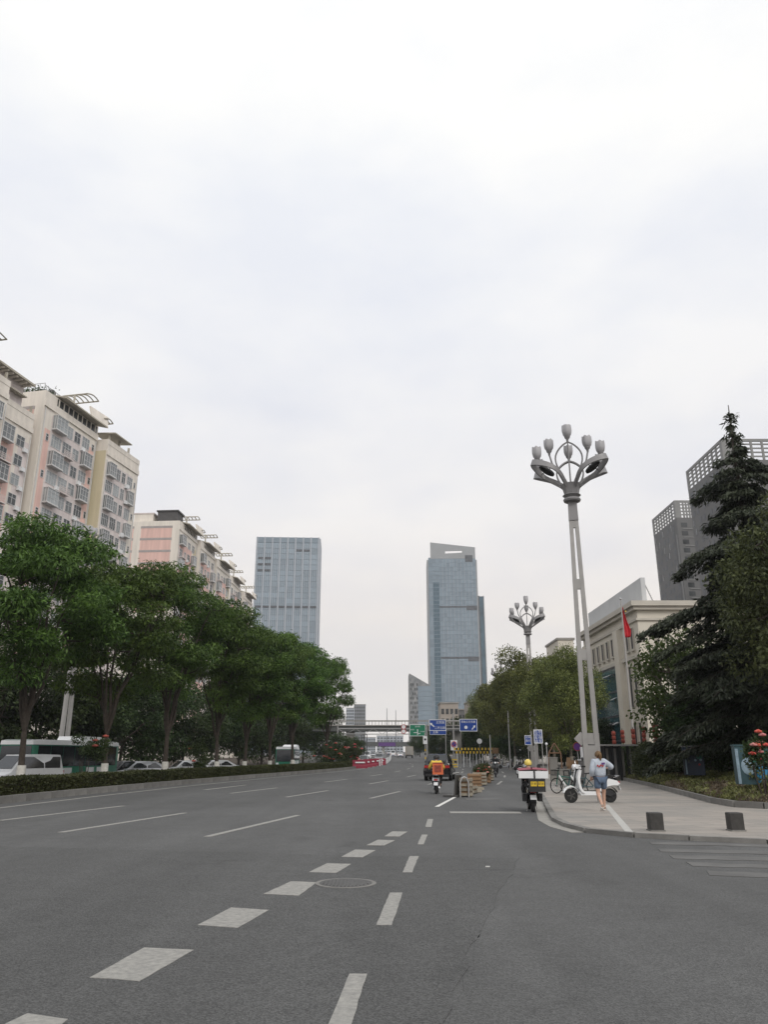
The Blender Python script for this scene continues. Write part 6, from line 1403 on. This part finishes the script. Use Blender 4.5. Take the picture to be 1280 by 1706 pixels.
# ------------------------------------------------------------------ scooters (front faces +y)
def scooter(loc, rz, label, paint, name='scooter', group=None):
    o = empty(name, loc, rz, label, 'scooter', group); r = 0.205; m = M[paint]
    wf = wheel(o, 0, 0.62, r, 0.095, 'iron'); wr = wheel(o, 0, -0.62, r, 0.105, 'dark')
    b = MB()   # front mudguard: arc shell
    n = 9
    for k in range(n):
        a0 = math.radians(20+140*k/n); a1 = math.radians(20+140*(k+1)/n)
        q = []
        for a in (a0, a1):
            for x, rr in ((-0.075,0.245),(-0.055,0.275),(0.055,0.275),(0.075,0.245)): q.append((x, 0.62+math.cos(a)*rr, r+math.sin(a)*rr))
        b.add(q, [(0,1,5,4),(1,2,6,5),(2,3,7,6)])
    b.extr([(0.40,0.42),(0.62,0.50),(0.78,0.44),(0.80,0.36),(0.70,0.46),(0.50,0.45)], 0.15, 0.06); b.build('front_mudguard', m, o, 50)
    MB().extr([(0.24,0.27),(0.34,0.30),(0.40,0.40),(0.44,0.58),(0.445,0.76),(0.40,0.92),(0.35,0.97),(0.30,0.95),(0.33,0.84),(0.365,0.70),(0.365,0.56),(0.33,0.42),(0.27,0.33)], 0.40, 0.03).build('front_shield', m, o, 45)
    MB().extr([(0.29,0.36),(0.34,0.50),(0.355,0.66),(0.33,0.82),(0.31,0.82),(0.33,0.66),(0.315,0.50),(0.27,0.38)], 0.30, 0.03).build('shield_lining', M['dark'], o)
    b = MB(); b.path([(0,0.62,r),(0,0.50,0.5),(0,0.38,0.98),(0,0.36,1.05)], [0.03,0.035,0.04,0.035], 8); b.build('fork', M['dark'], o, 60)
    MB().extr([(0.26,0.98),(0.45,0.98),(0.48,1.04),(0.42,1.11),(0.30,1.10)], 0.24, 0.15).build('handlebar_cover', m, o, 45); MB().lathe([(0.085,0),(0.085,0.05),(0.05,0.075)], 14, (0,0.45,1.03), 'y').build('headlight', M['lens'], o, 60)
    hb = MB(); hb.path([(-0.36,0.26,1.05),(-0.22,0.33,1.06),(0.22,0.33,1.06),(0.36,0.26,1.05)], 0.017, 7); h_ = hb.build('handlebar', M['chrome'], o, 60)
    for s in (-1,1):
        MB().tube((s*0.26,0.31,1.057),(s*0.37,0.255,1.05),0.026,n=8).build('grip', M['rubber'], h_); MB().path([(s*0.22,0.33,1.06),(s*0.27,0.32,1.20),(s*0.31,0.31,1.25)], 0.008, 5).build('mirror_stem', M['chrome'], h_); MB().lathe([(0.055,-0.01),(0.062,0.0),(0.05,0.02)], 12, (s*0.33,0.30,1.27), 'y').build('mirror', M['dark'], h_)
    MB().extr([(-0.30,0.22),(0.36,0.22),(0.40,0.28),(0.36,0.34),(-0.26,0.33)], 0.30, 0.05).build('floorboard', m, o, 45); MB().extr([(-0.24,0.335),(0.32,0.335),(0.32,0.35),(-0.24,0.35)], 0.26, 0.02).build('foot_mat', M['rubber'], o)
    MB().extr([(-0.22,0.34),(-0.17,0.46),(-0.18,0.66),(-0.30,0.71),(-0.60,0.70),(-0.84,0.64),(-0.94,0.55),(-0.86,0.50),(-0.66,0.50),(-0.50,0.46),(-0.38,0.38),(-0.30,0.31)], 0.30, 0.08).build('rear_body', m, o, 45)
    MB().extr([(-0.10,0.71),(-0.16,0.77),(-0.36,0.76),(-0.60,0.80),(-0.78,0.79),(-0.82,0.74),(-0.70,0.71),(-0.32,0.70)], 0.28, 0.15).build('seat', M['rubber'], o, 50)
    b = MB(); b.extr([(-0.38,0.26),(-0.30,0.40),(-0.60,0.38),(-0.78,0.24),(-0.62,0.16)], 0.20, 0.12); b.build('motor_unit', M['dark'], o, 45)
    b = MB()
    for k in range(5):
        a0 = math.radians(75+85*k/5); a1 = math.radians(75+85*(k+1)/5); q = []
        for a in (a0, a1):
            for x, rr in ((-0.075,0.25),(0.075,0.25)): q.append((x, -0.62+math.cos(a)*rr, r+math.sin(a)*rr))
        b.add(q, [(0,1,3,2)])
    b.build('rear_mudguard', M['dark'], o); MB().box((0,-0.91,0.58),(0.16,0.05,0.07)).build('tail_light', M['tail'], o); MB().box((0,-0.93,0.42),(0.18,0.015,0.13),rx=-0.3).build('number_plate', M['sign_white'], o)
    b = MB(); b.path([(0.1,-0.25,0.24),(0.17,-0.30,0.0)], 0.014, 6); b.path([(-0.1,-0.25,0.24),(-0.15,-0.30,0.0)], 0.014, 6); b.build('kickstand', M['steel'], o)
    b = MB(); b.path([(-0.12,-0.72,0.72),(-0.13,-0.92,0.78),(0.13,-0.92,0.78),(0.12,-0.72,0.72)], 0.012, 6); b.build('grab_rail', M['chrome'], o, 60)
    return o
fx, fy = GP(953,1337.5,PVZ); rx_, ry_ = GP(1018,1337,PVZ)
ws_ = scooter(((fx+rx_)/2, (fy+ry_)/2, PVZ), math.atan2(fy-ry_, fx-rx_)-math.pi/2, 'white retro scooter parked side-on on the pavement in front of the lamp', 'white_paint'); sc_ = math.hypot(fx-rx_, fy-ry_)/1.24; ws_.scale = (sc_,)*3
# rider in yellow with the orange box
D = 36.0; X = ATD(727, D)
s1 = scooter((X, D, 0), math.radians(-6), 'grey scooter under the yellow-clad delivery rider', 'silver_paint', 'delivery_scooter')
person((X, D-0.05, 0.0), math.radians(-6), 'delivery rider in yellow jacket with dark helmet riding away in the middle lane', rider_pose(), dict(top='yellow_cloth', bottom='black_cloth', leg=0.9, puff=1.3, shoe='black_cloth'), 'dark')
o = empty('delivery_box', (X+0.02, D-0.72, 0.80), math.radians(-6), 'orange delivery box strapped behind the yellow-clad rider', 'box')
MB().box((0,0,0.23),(0.46,0.42,0.46),top=0.96).build('shell', M['orange'], o); MB().box((0,-0.216,0.24),(0.30,0.01,0.28)).build('label_panel', M['lantern'], o); MB().box((0,0,0.475),(0.47,0.43,0.03)).build('lid', M['red_paint'], o)
# dark rider farther right
D = 62.0; X = ATD(825, D)
scooter((X, D, 0), math.radians(172), 'dark scooter ridden towards the camera beside the last crates', 'black_paint', 'dark_scooter')
person((X, D+0.03, 0), math.radians(172), 'rider in black on the dark scooter coming along the cycle lane', rider_pose(), dict(top='black_cloth', bottom='black_cloth', leg=0.9, puff=1.3, shoe='black_cloth'), 'dark')
# delivery scooter at the kerb with the awning
X, D = GP(895, 1354); D += 0.9
s2 = scooter((X, D, 0), math.radians(-5), 'black delivery scooter standing at the kerb with awning and yellow panels', 'black_paint', 'delivery_scooter')
for s, nm in ((-1,'pannier'),(1,'pannier')): MB().extr([(-0.75,0.30),(-0.40,0.30),(-0.36,0.52),(-0.78,0.52)], 0.13, 0.05, s*0.22).build(nm, M['dark'], s2)
b = MB(); b.path([(-0.28,-0.75,0.6),(-0.30,-0.78,1.2)], 0.015, 6); b.path([(0.28,-0.75,0.6),(0.30,-0.78,1.2)], 0.015, 6); b.path([(0,-0.80,0.7),(0,-0.84,1.26)], 0.02, 6); b.build('awning_posts', M['dark'], s2)
o = empty('load_box', (X+0.03, D-1.0, 0.54), math.radians(-5), 'dark rear box with two yellow lettered panels on the kerbside scooter', 'box')
MB().box((0,0,0.22),(0.46,0.34,0.36)).build('shell', M['dark'], o)
for s in (-1,1):
    q = MB().box((s*0.105,-0.176,0.26),(0.18,0.012,0.13)).build('yellow_panel', M['yellow'], o)
    text(o, '外卖' if s < 0 else '配送', 0.085, M['dark'], (s*0.105,-0.184,0.26))
aw = empty('scooter_awning', (X+0.0, D-0.35, 1.18), math.radians(-5), 'white canopy with red rear edge over the kerbside delivery scooter', 'awning')
b = MB(); n = 4
for i in range(n):
    y0 = -0.62+0.62*i/n; y1 = -0.62+0.62*(i+1)/n; z0 = 0.02+0.05*math.sin(math.pi*0.5*i/n); z1 = 0.02+0.05*math.sin(math.pi*0.5*(i+1)/n)
    b.add([(-0.42,y0,z0-0.03),(0,y0,z0),(0.42,y0,z0-0.03),(-0.42,y1,z1-0.03),(0,y1,z1),(0.42,y1,z1-0.03),(-0.42,y0,z0-0.045),(0,y0,z0-0.015),(0.42,y0,z0-0.045),(-0.42,y1,z1-0.045),(0,y1,z1-0.015),(0.42,y1,z1-0.045)], [(0,1,4,3),(1,2,5,4),(6,9,10,7),(7,10,11,8),(0,3,9,6),(2,8,11,5)])
b.build('canopy', M['red_paint'], aw)
MB().box((0,-0.63,-0.13),(0.86,0.02,0.20)).build('rear_flap', M['sign_white'], aw); MB().box((0.03,-0.645,-0.16),(0.045,0.02,0.28)).build('strap', M['dark'], aw)
for s in (-1,1): MB().box((s*0.43,-0.32,-0.06),(0.015,0.58,0.10)).build('side_flap', M['sign_white'], aw)
person((X, D+0.10, 0.02), math.radians(-5), 'rider with yellow helmet sitting in front of the scooter awning', rider_pose(0.05), dict(top='black_cloth', bottom='black_cloth', leg=0.9, puff=1.25, shoe='black_cloth'), 'helmet_y', scale=0.9)

# ------------------------------------------------------------------ bicycles
def bicycle(loc, rz, label, frame, group='shared bicycles by the lamp'):
    o = empty('bicycle', loc, rz, label, 'bicycle', group); r = 0.31
    for y in (0.52,-0.52):
        w = empty('wheel', (0,y,r)); w.parent = o
        if 'bt' not in KIDS:
            KIDS['bt'] = MB().path([(0,math.cos(2*math.pi*k/28)*(r-0.02),math.sin(2*math.pi*k/28)*(r-0.02)) for k in range(28)], 0.022, 6, closed=True).mesh('tyre', M['rubber'], 60)
            b = MB()
            for k in range(14): a = 2*math.pi*k/14; b.tube((0.02*(-1)**k,0,0),(0,math.cos(a)*(r-0.03),math.sin(a)*(r-0.03)),0.0035,n=4)
            b.lathe([(0.045,-0.04),(0.045,0.04)],10,(0,0,0),'x'); KIDS['bs'] = b.mesh('spokes', M['chrome'])
        link('tyre', KIDS['bt'], w); link('spokes', KIDS['bs'], w)
    b = MB(); bb_ = (0,-0.08,0.30)
    for a, c in (((0,0.40,0.80),bb_),((0,0.42,0.70),(0,-0.2,0.62)),(bb_,(0,-0.24,0.78)),(bb_,(0,-0.52,r)),((0,-0.21,0.66),(0,-0.52,r)),((0,0.52,r),(0,0.37,0.95))): b.tube(a, c, 0.022, n=7)
    b.build('frame', M[frame], o, 60); MB().extr([(-0.10,0.83),(-0.40,0.86),(-0.42,0.80),(-0.2,0.79)],0.16,0.2).build('saddle', M['dark'], o, 50); MB().tube((0,-0.24,0.78),(0,-0.25,0.82),0.016).build('seat_post', M['chrome'], o)
    h = MB().path([(-0.28,0.22,1.0),(-0.2,0.34,1.0),(0,0.37,0.97),(0.2,0.34,1.0),(0.28,0.22,1.0)],0.014,6).build('handlebar', M['dark'], o, 60)
    for s in (-1,1): MB().tube((s*0.28,0.23,1.0),(s*0.26,0.14,1.0),0.02).build('grip', M['rubber'], h)
    b = MB(); b.bx(-0.16,0.16,0.44,0.66,0.72,0.74)
    for k in range(6):
        x = -0.16+0.32*k/5; b.bx(x-0.006,x+0.006,0.44,0.45,0.72,0.94); b.bx(x-0.006,x+0.006,0.65,0.66,0.72,0.94)
    for y in (0.45,0.655): b.bx(-0.165,0.165,y-0.006,y+0.006,0.92,0.94)
    for s in (-1,1): b.bx(s*0.16-0.004,s*0.16+0.004,0.44,0.66,0.90,0.94)
    b.build('basket', M['dark'], o); MB().extr([(0.05,0.33),(0.36,0.76),(0.41,0.70),(0.10,0.27)],0.06,0.1).build('frame_cover', M['sign_white'], o)
    b = MB(); b.tube((-0.1,-0.08,0.30),(0.1,-0.08,0.30),0.02); b.box((0.12,0.0,0.24),(0.06,0.08,0.02)); b.box((-0.12,-0.16,0.36),(0.06,0.08,0.02)); b.build('pedals', M['dark'], o)
    return o
def pv(px, py): x, y = GP(px, py, PVZ); return (x, y, PVZ)
x, y, z = pv(934,1322); bicycle((x+0.35,y+0.2,z), math.radians(112), 'shared bicycle with white frame cover parked left of the white scooter', 'mural_green')
x, y, z = pv(975,1326); bicycle((x+0.1,y+0.9,z), math.radians(84), 'shared bicycle standing right behind the white scooter', 'box_teal')

# ------------------------------------------------------------------ right pavement furniture
for px, lab in ((1097,'left dark stone bollard on the pavement corner'),(1231.5,'right dark stone bollard on the pavement corner')):
    x, y, z = pv(px, 1385); o = empty('bollard', (x, y+0.12, z), 0.0, lab, 'bollard', 'square stone bollards')
    b = MB(); w = 0.135; hgt = 0.365
    b.add([(-w,-w,0),(w,-w,0),(w,w,0),(-w,w,0),(-w,-w,hgt-0.015),(w,-w,hgt-0.015),(w,w,hgt-0.015),(-w,w,hgt-0.015),(-w+0.015,-w+0.015,hgt),(w-0.015,-w+0.015,hgt),(w-0.015,w-0.015,hgt),(-w+0.015,w-0.015,hgt)], [(0,3,2,1),(0,1,5,4),(1,2,6,5),(2,3,7,6),(3,0,4,7),(4,5,9,8),(5,6,10,9),(6,7,11,10),(7,4,8,11),(8,9,10,11)]); b.build('block', M['slate'], o)
    MB().box((0,0,0.012),(0.31,0.31,0.03)).build('foot', M['kerb'], o)
def blue_post(px, py_b, D, x0, x1, y0, y1, rows, label, two=True):
    o = empty('blue_post_sign', (ATD((x0+x1)/2, D), D, PVZ), 0, label, 'road sign', 'small blue post signs'); w = ATD(x1,D)-ATD(x0,D); z0 = zat(y1,D)-PVZ; z1 = zat(y0,D)-PVZ
    panel(o, -w/2, w/2, z0, z1, 'blue_sign', -0.06, 'sign_white')
    for s in ((-1,1) if two else (0,)): MB().tube((s*w*0.42,0.03,-0.05),(s*w*0.42,0.03,z1),0.035,n=8).build('post', M['steel'], o)
    for i, (s, xx, zz, sz) in enumerate(rows): text(o, s, sz, M['sign_white'], (xx*w, -0.075, z0+(z1-z0)*zz))
    return o
blue_post(899,0,66,891.5,906.0,1215.5,1238.5,[(c, -0.22, 0.86-0.24*i, 0.28) for i, c in enumerate('机动车道')]+[(c, 0.22, 0.86-0.24*i, 0.28) for i, c in enumerate('禁止停车')],'larger blue sign with two columns of characters behind the awning')
blue_post(881,0,72,876,887,1225,1241,[('左转',0,0.78,0.22),('直行',0,0.42,0.22)],'smaller blue sign left of the two-column sign',False)
D = 52.0; o = empty('no_parking_sign', (ATD(963,D), D, PVZ), 0, 'round purple faded sign on a leaning post left of the tall lamp', 'road sign'); zc = zat(1244,D)-PVZ; MB().tube((0.12,0.02,-0.05),(0,0.02,zc),0.03).build('post', M['steel'], o); MB().disc((0,-0.03,zc),0.27,'y',22,0.03).build('sign_panel', M['purple'], o); ringy(0.25,0.025,(0,-0.05,zc)).build('rim', M['lantern'], o)
D = 64.0; o = empty('slim_post', (ATD(912,D), D, PVZ), 0, 'thin post with white ball top right of the two-column blue sign', 'post'); MB().tube((0,0,-0.05),(0,0,2.3),0.05,0.04).build('shaft', M['steel'], o); MB().sphere((0,0,2.38),0.11,10,6).build('ball_top', M['sign_white'], o)
# wooden frame hut, utility slabs, cartons
D = 68.0; o = empty('timber_arch', (ATD(925,D), D, PVZ), 0, 'brown pointed timber arch under the olive tree', 'arch')
for s in (-1,1): MB().tube((s*0.55,0,-0.02),(s*0.5,0,1.7),0.06,n=6).build('post', M['timber'], o); MB().tube((s*0.5,0,1.7),(0,0,2.5),0.06,n=6).build('rafter', M['timber'], o)
MB().tube((-0.5,0,1.7),(0.5,0,1.7),0.05,n=6).build('tie_beam', M['timber'], o)
for i, (px, D, w, h, m, lab) in enumerate(((922,50,0.45,1.35,'concrete','grey concrete stub post left of the white-footed trunk'),(941,44,1.0,0.75,'kerb_light','low stone slab behind the bicycle'),(953,47,0.0,0,'card','')) ):
    if not w: continue
    o = empty('stone_block', (ATD(px,D), D, PVZ), 0, lab, 'block'); MB().box((0,0,h/2),(w,0.4,h),top=0.97).build('shaft', M[m], o); MB().box((0,0,h+0.03),(w*1.06,0.44,0.06)).build('cap', M[m], o)
D = 47.0; o = empty('carton_stack', (ATD(953.5,D), D, PVZ), 0.1, 'tall brown cardboard carton left of the lamp pedestal', 'carton'); MB().box((0,0,0.62),(0.52,0.45,1.24)).build('box', M['card'], o); MB().box((-0.27,-0.05,1.15),(0.10,0.4,0.5),ry=0.15).build('flap', M['card'], o); MB().box((0.02,0,1.36),(0.22,0.2,0.2)).build('small_box', M['pallet'], o)
D = 46.0; o = empty('service_cart', (ATD(977,D), D, PVZ), 0.0, 'grey service cart with pale top tray behind the white scooter', 'cart'); MB().box((0,0,0.62),(0.8,0.5,1.2)).build('body', M['tower_grey'], o); MB().box((0,0,1.27),(0.9,0.6,0.06)).build('tray', M['sign_white'], o); MB().box((0.15,0.1,1.55),(0.4,0.25,0.4)).build('canister', M['box_blue'], o); MB().box((-0.2,0.0,1.65),(0.18,0.2,0.65)).build('carton', M['sign_white'], o)
for s in (-1,1): MB().lathe([(0.1,-0.03),(0.1,0.03)],10,(s*0.35,-0.2,0.1),'x').build('wheel', M['rubber'], o)
# low gatehouse canopy with dark and pale bays
D = 52.0; xa, xb = ATD(1002,D), ATD(1054,D); W = xb-xa; o = empty('gate_shelter', (xa, D, PVZ), math.radians(3), 'low flat-roofed gate shelter with dark bays right of the lamp', 'shelter'); zt = zat(1243,D)-PVZ
MB().bx(-0.3,W+0.2,-1.0,2.4,zt,zt+0.10).build('roof', M['lamppale'], o); MB().bx(0,W,1.9,2.1,0,zt).build('back_wall', M['tower_dark'], o)
for k in range(5): x = W*k/4; MB().bx(x-0.07,x+0.07,-0.8,-0.66,-0.05,zt).build('post', M['dark'], o)
for k in range(4): x = W*(k+0.5)/4; MB().bx(x-0.14,x+0.14,-0.3,-0.24,0.1,zt-0.15).build('bay_panel', M['lamppale'] if k % 2 else M['concrete'], o)
# flagpole
D = 68.0; o = empty('flagpole', (ATD(1059,D), D, 0.3), 0, 'tall pale flagpole in front of the beige building', 'flagpole'); zt = zat(999,D)-0.3
MB().tube((0,0,-0.3),(0,0,zt),0.10,0.05,12).build('pole', M['lamppale'], o, 60); MB().sphere((0,0,zt+0.08),0.10,10,6).build('finial', M['chrome'], o, 60); MB().bx(-0.4,0.4,-0.4,0.4,-0.3,0.25).build('plinth', M['concrete'], o)
fl = empty('flag', (ATD(1059,D)+0.08, D-0.05, zat(1062,D)), 0, 'limp red flag hanging near the top of the flagpole', 'flag'); H_ = zat(1012,D)-zat(1062,D)
b = MB(); n, mm = 12, 14; vs = []
for j in range(mm+1):
    t = j/mm; wd = 0.16+0.52*(1-abs(2*t*0.62-0.25))*0.9
    for i in range(n+1):
        s = i/n; vs.append((s*wd*(0.25+0.75*(1-t)**0.7 if t > 0.25 else 0.25+0.75*0.82), 0.10*math.sin(s*11+t*2)*(0.5+0.5*s), H_*t))
b.add(vs, [(j*(n+1)+i, j*(n+1)+i+1, (j+1)*(n+1)+i+1, (j+1)*(n+1)+i) for j in range(mm) for i in range(n)])
q = b.build('cloth', M['flag'], fl, 80); so = q.modifiers.new('thick', 'SOLIDIFY'); so.thickness = 0.01
MB().disc((0.22,-0.13,H_*0.86),0.07,'y',5,0.01).build('star', M['yellow'], fl)
# lantern poles
lant = [(1026,1218,1240,58),(1041,1216,1238,58),(1059,1214,1240,57),(1077,1211,1238,56),(1097,1206,1238,54),(1122,1204,1240,53),(1151,1218,1240,52)]
for i, (px, y0, y1, D) in enumerate(lant):
    x = ATD(px, D); lab = ('leftmost','second','third','fourth','fifth, taller','sixth, tallest','rightmost')[i]+' red lantern column counted from the lamp'
    o = empty('lantern_column', (x, D, 0.3), 0, lab, 'lantern', 'red lantern columns'); za, zb = zat(y1,D)-0.3, zat(y0,D)-0.3
    MB().tube((0,0,-0.3),(0,0,zb+0.1),0.035,n=6).build('pole', M['bark2'], o); n = max(3, round((zb-za)/0.33)); hh = (zb-za)/n
    wL = 0.15 if i < 4 else 0.22
    for k in range(n):
        q = MB().lathe([(wL*0.7,0),(wL*0.95,hh*0.12),(wL,hh*0.5),(wL*0.95,hh*0.82),(wL*0.7,hh*0.96)],10).build('lantern', M['lantern'], o, 50, (0,0,za+k*hh)); MB().lathe([(wL*0.47,-0.02),(wL*0.47,0.05)],10).build('cap', M['yellow'] if i == 1 else M['bark'], q)
# painted cabinets on the bed
D = 40.0; x = ATD(1155,D); o = empty('utility_cabinet', (x, D, 0.66), math.radians(-12), 'dark navy painted utility cabinet standing at the back of the planting bed', 'cabinet')
MB().box((0,0,0.66),(0.92,0.55,1.32)).build('body', M['box_blue'], o); MB().box((0,0,1.35),(1.0,0.62,0.06)).build('lid', M['tower_grey'], o); MB().box((-0.40,-0.282,0.62),(0.07,0.01,1.15)).build('pale_edge', M['mural_white'], o)
for xx, zz, r, m in ((0.10,1.0,0.07,'sign_white'),(0.30,1.05,0.05,'sign_white'),(0.05,0.7,0.06,'mural_white'),(0.30,0.72,0.06,'mural_white'),(0.22,0.5,0.05,'tail'),(0.25,0.9,0.16,'mural_green')): MB().disc((xx,-0.285,zz),r,'y',12,0.01).build('mural_spot', M[m], o)
D = 29.0; x = ATD(1257,D); o = empty('mural_cabinet', (x, D+0.3, 0.60), math.radians(-14), 'pale teal cabinet with blurred white and blue mural at the right edge', 'cabinet')
MB().box((0,0,0.66),(1.12,0.6,1.32)).build('body', M['box_teal'], o); MB().box((0,0,1.34),(1.18,0.66,0.05)).build('lid', M['box_teal'], o)
MB().box((-0.50,-0.305,0.62),(0.10,0.01,1.2)).build('pale_edge', M['mural_white'], o)
b = MB(); b.sphere((-0.16,-0.30,0.62),0.24,14,8,(1,0.06,1.25)); b.build('mural_white_patch', M['mural_white'], o, 60)
b = MB(); b.add([(0.05,-0.309,0.02),(0.30,-0.309,0.02),(0.52,-0.309,0.62),(0.12,-0.309,0.60),(0.05,-0.301,0.02),(0.30,-0.301,0.02),(0.52,-0.301,0.62),(0.12,-0.301,0.60)], [(0,1,2,3),(0,4,5,1),(1,5,6,2),(2,6,7,3),(3,7,4,0)]); b.build('mural_blue_patch', M['mural_blue'], o)
MB().box((0.25,-0.306,0.98),(0.5,0.01,0.45)).build('mural_green_patch', M['mural_green'], o)
# parked two-wheelers beyond the striped barrier
for i, (px, D) in enumerate(((842,98),(858,96),(868,88))):
    scooter((ATD(px,D), D, zr(D)), math.radians((70,100,85)[i]), ('pale scooter parked beyond the barrier end, left of three','dark scooter in the middle of three beyond the barrier end','right pale scooter of three beyond the barrier end')[i], ('silver_paint','black_paint','white_paint')[i], 'parked_scooter', 'far parked scooters')

# ------------------------------------------------------------------ haze
hz = MB().bx(-700,700,-60,1100,-1.5,205).build('haze', None); hz['kind'] = 'stuff'; hz['label'] = 'thin pale city haze over the whole street'; hz['category'] = 'haze'
hm = bpy.data.materials.new('haze'); hm.use_nodes = True; t = hm.node_tree; t.nodes.clear(); ou = t.nodes.new('ShaderNodeOutputMaterial'); pvn = t.nodes.new('ShaderNodeVolumePrincipled')
pvn.inputs['Color'].default_value = (0.90,0.93,0.97,1); pvn.inputs['Density'].default_value = 0.0002; pvn.inputs['Anisotropy'].default_value = 0.2
t.links.new(pvn.outputs[0], ou.inputs['Volume']); hz.data.materials.append(hm)
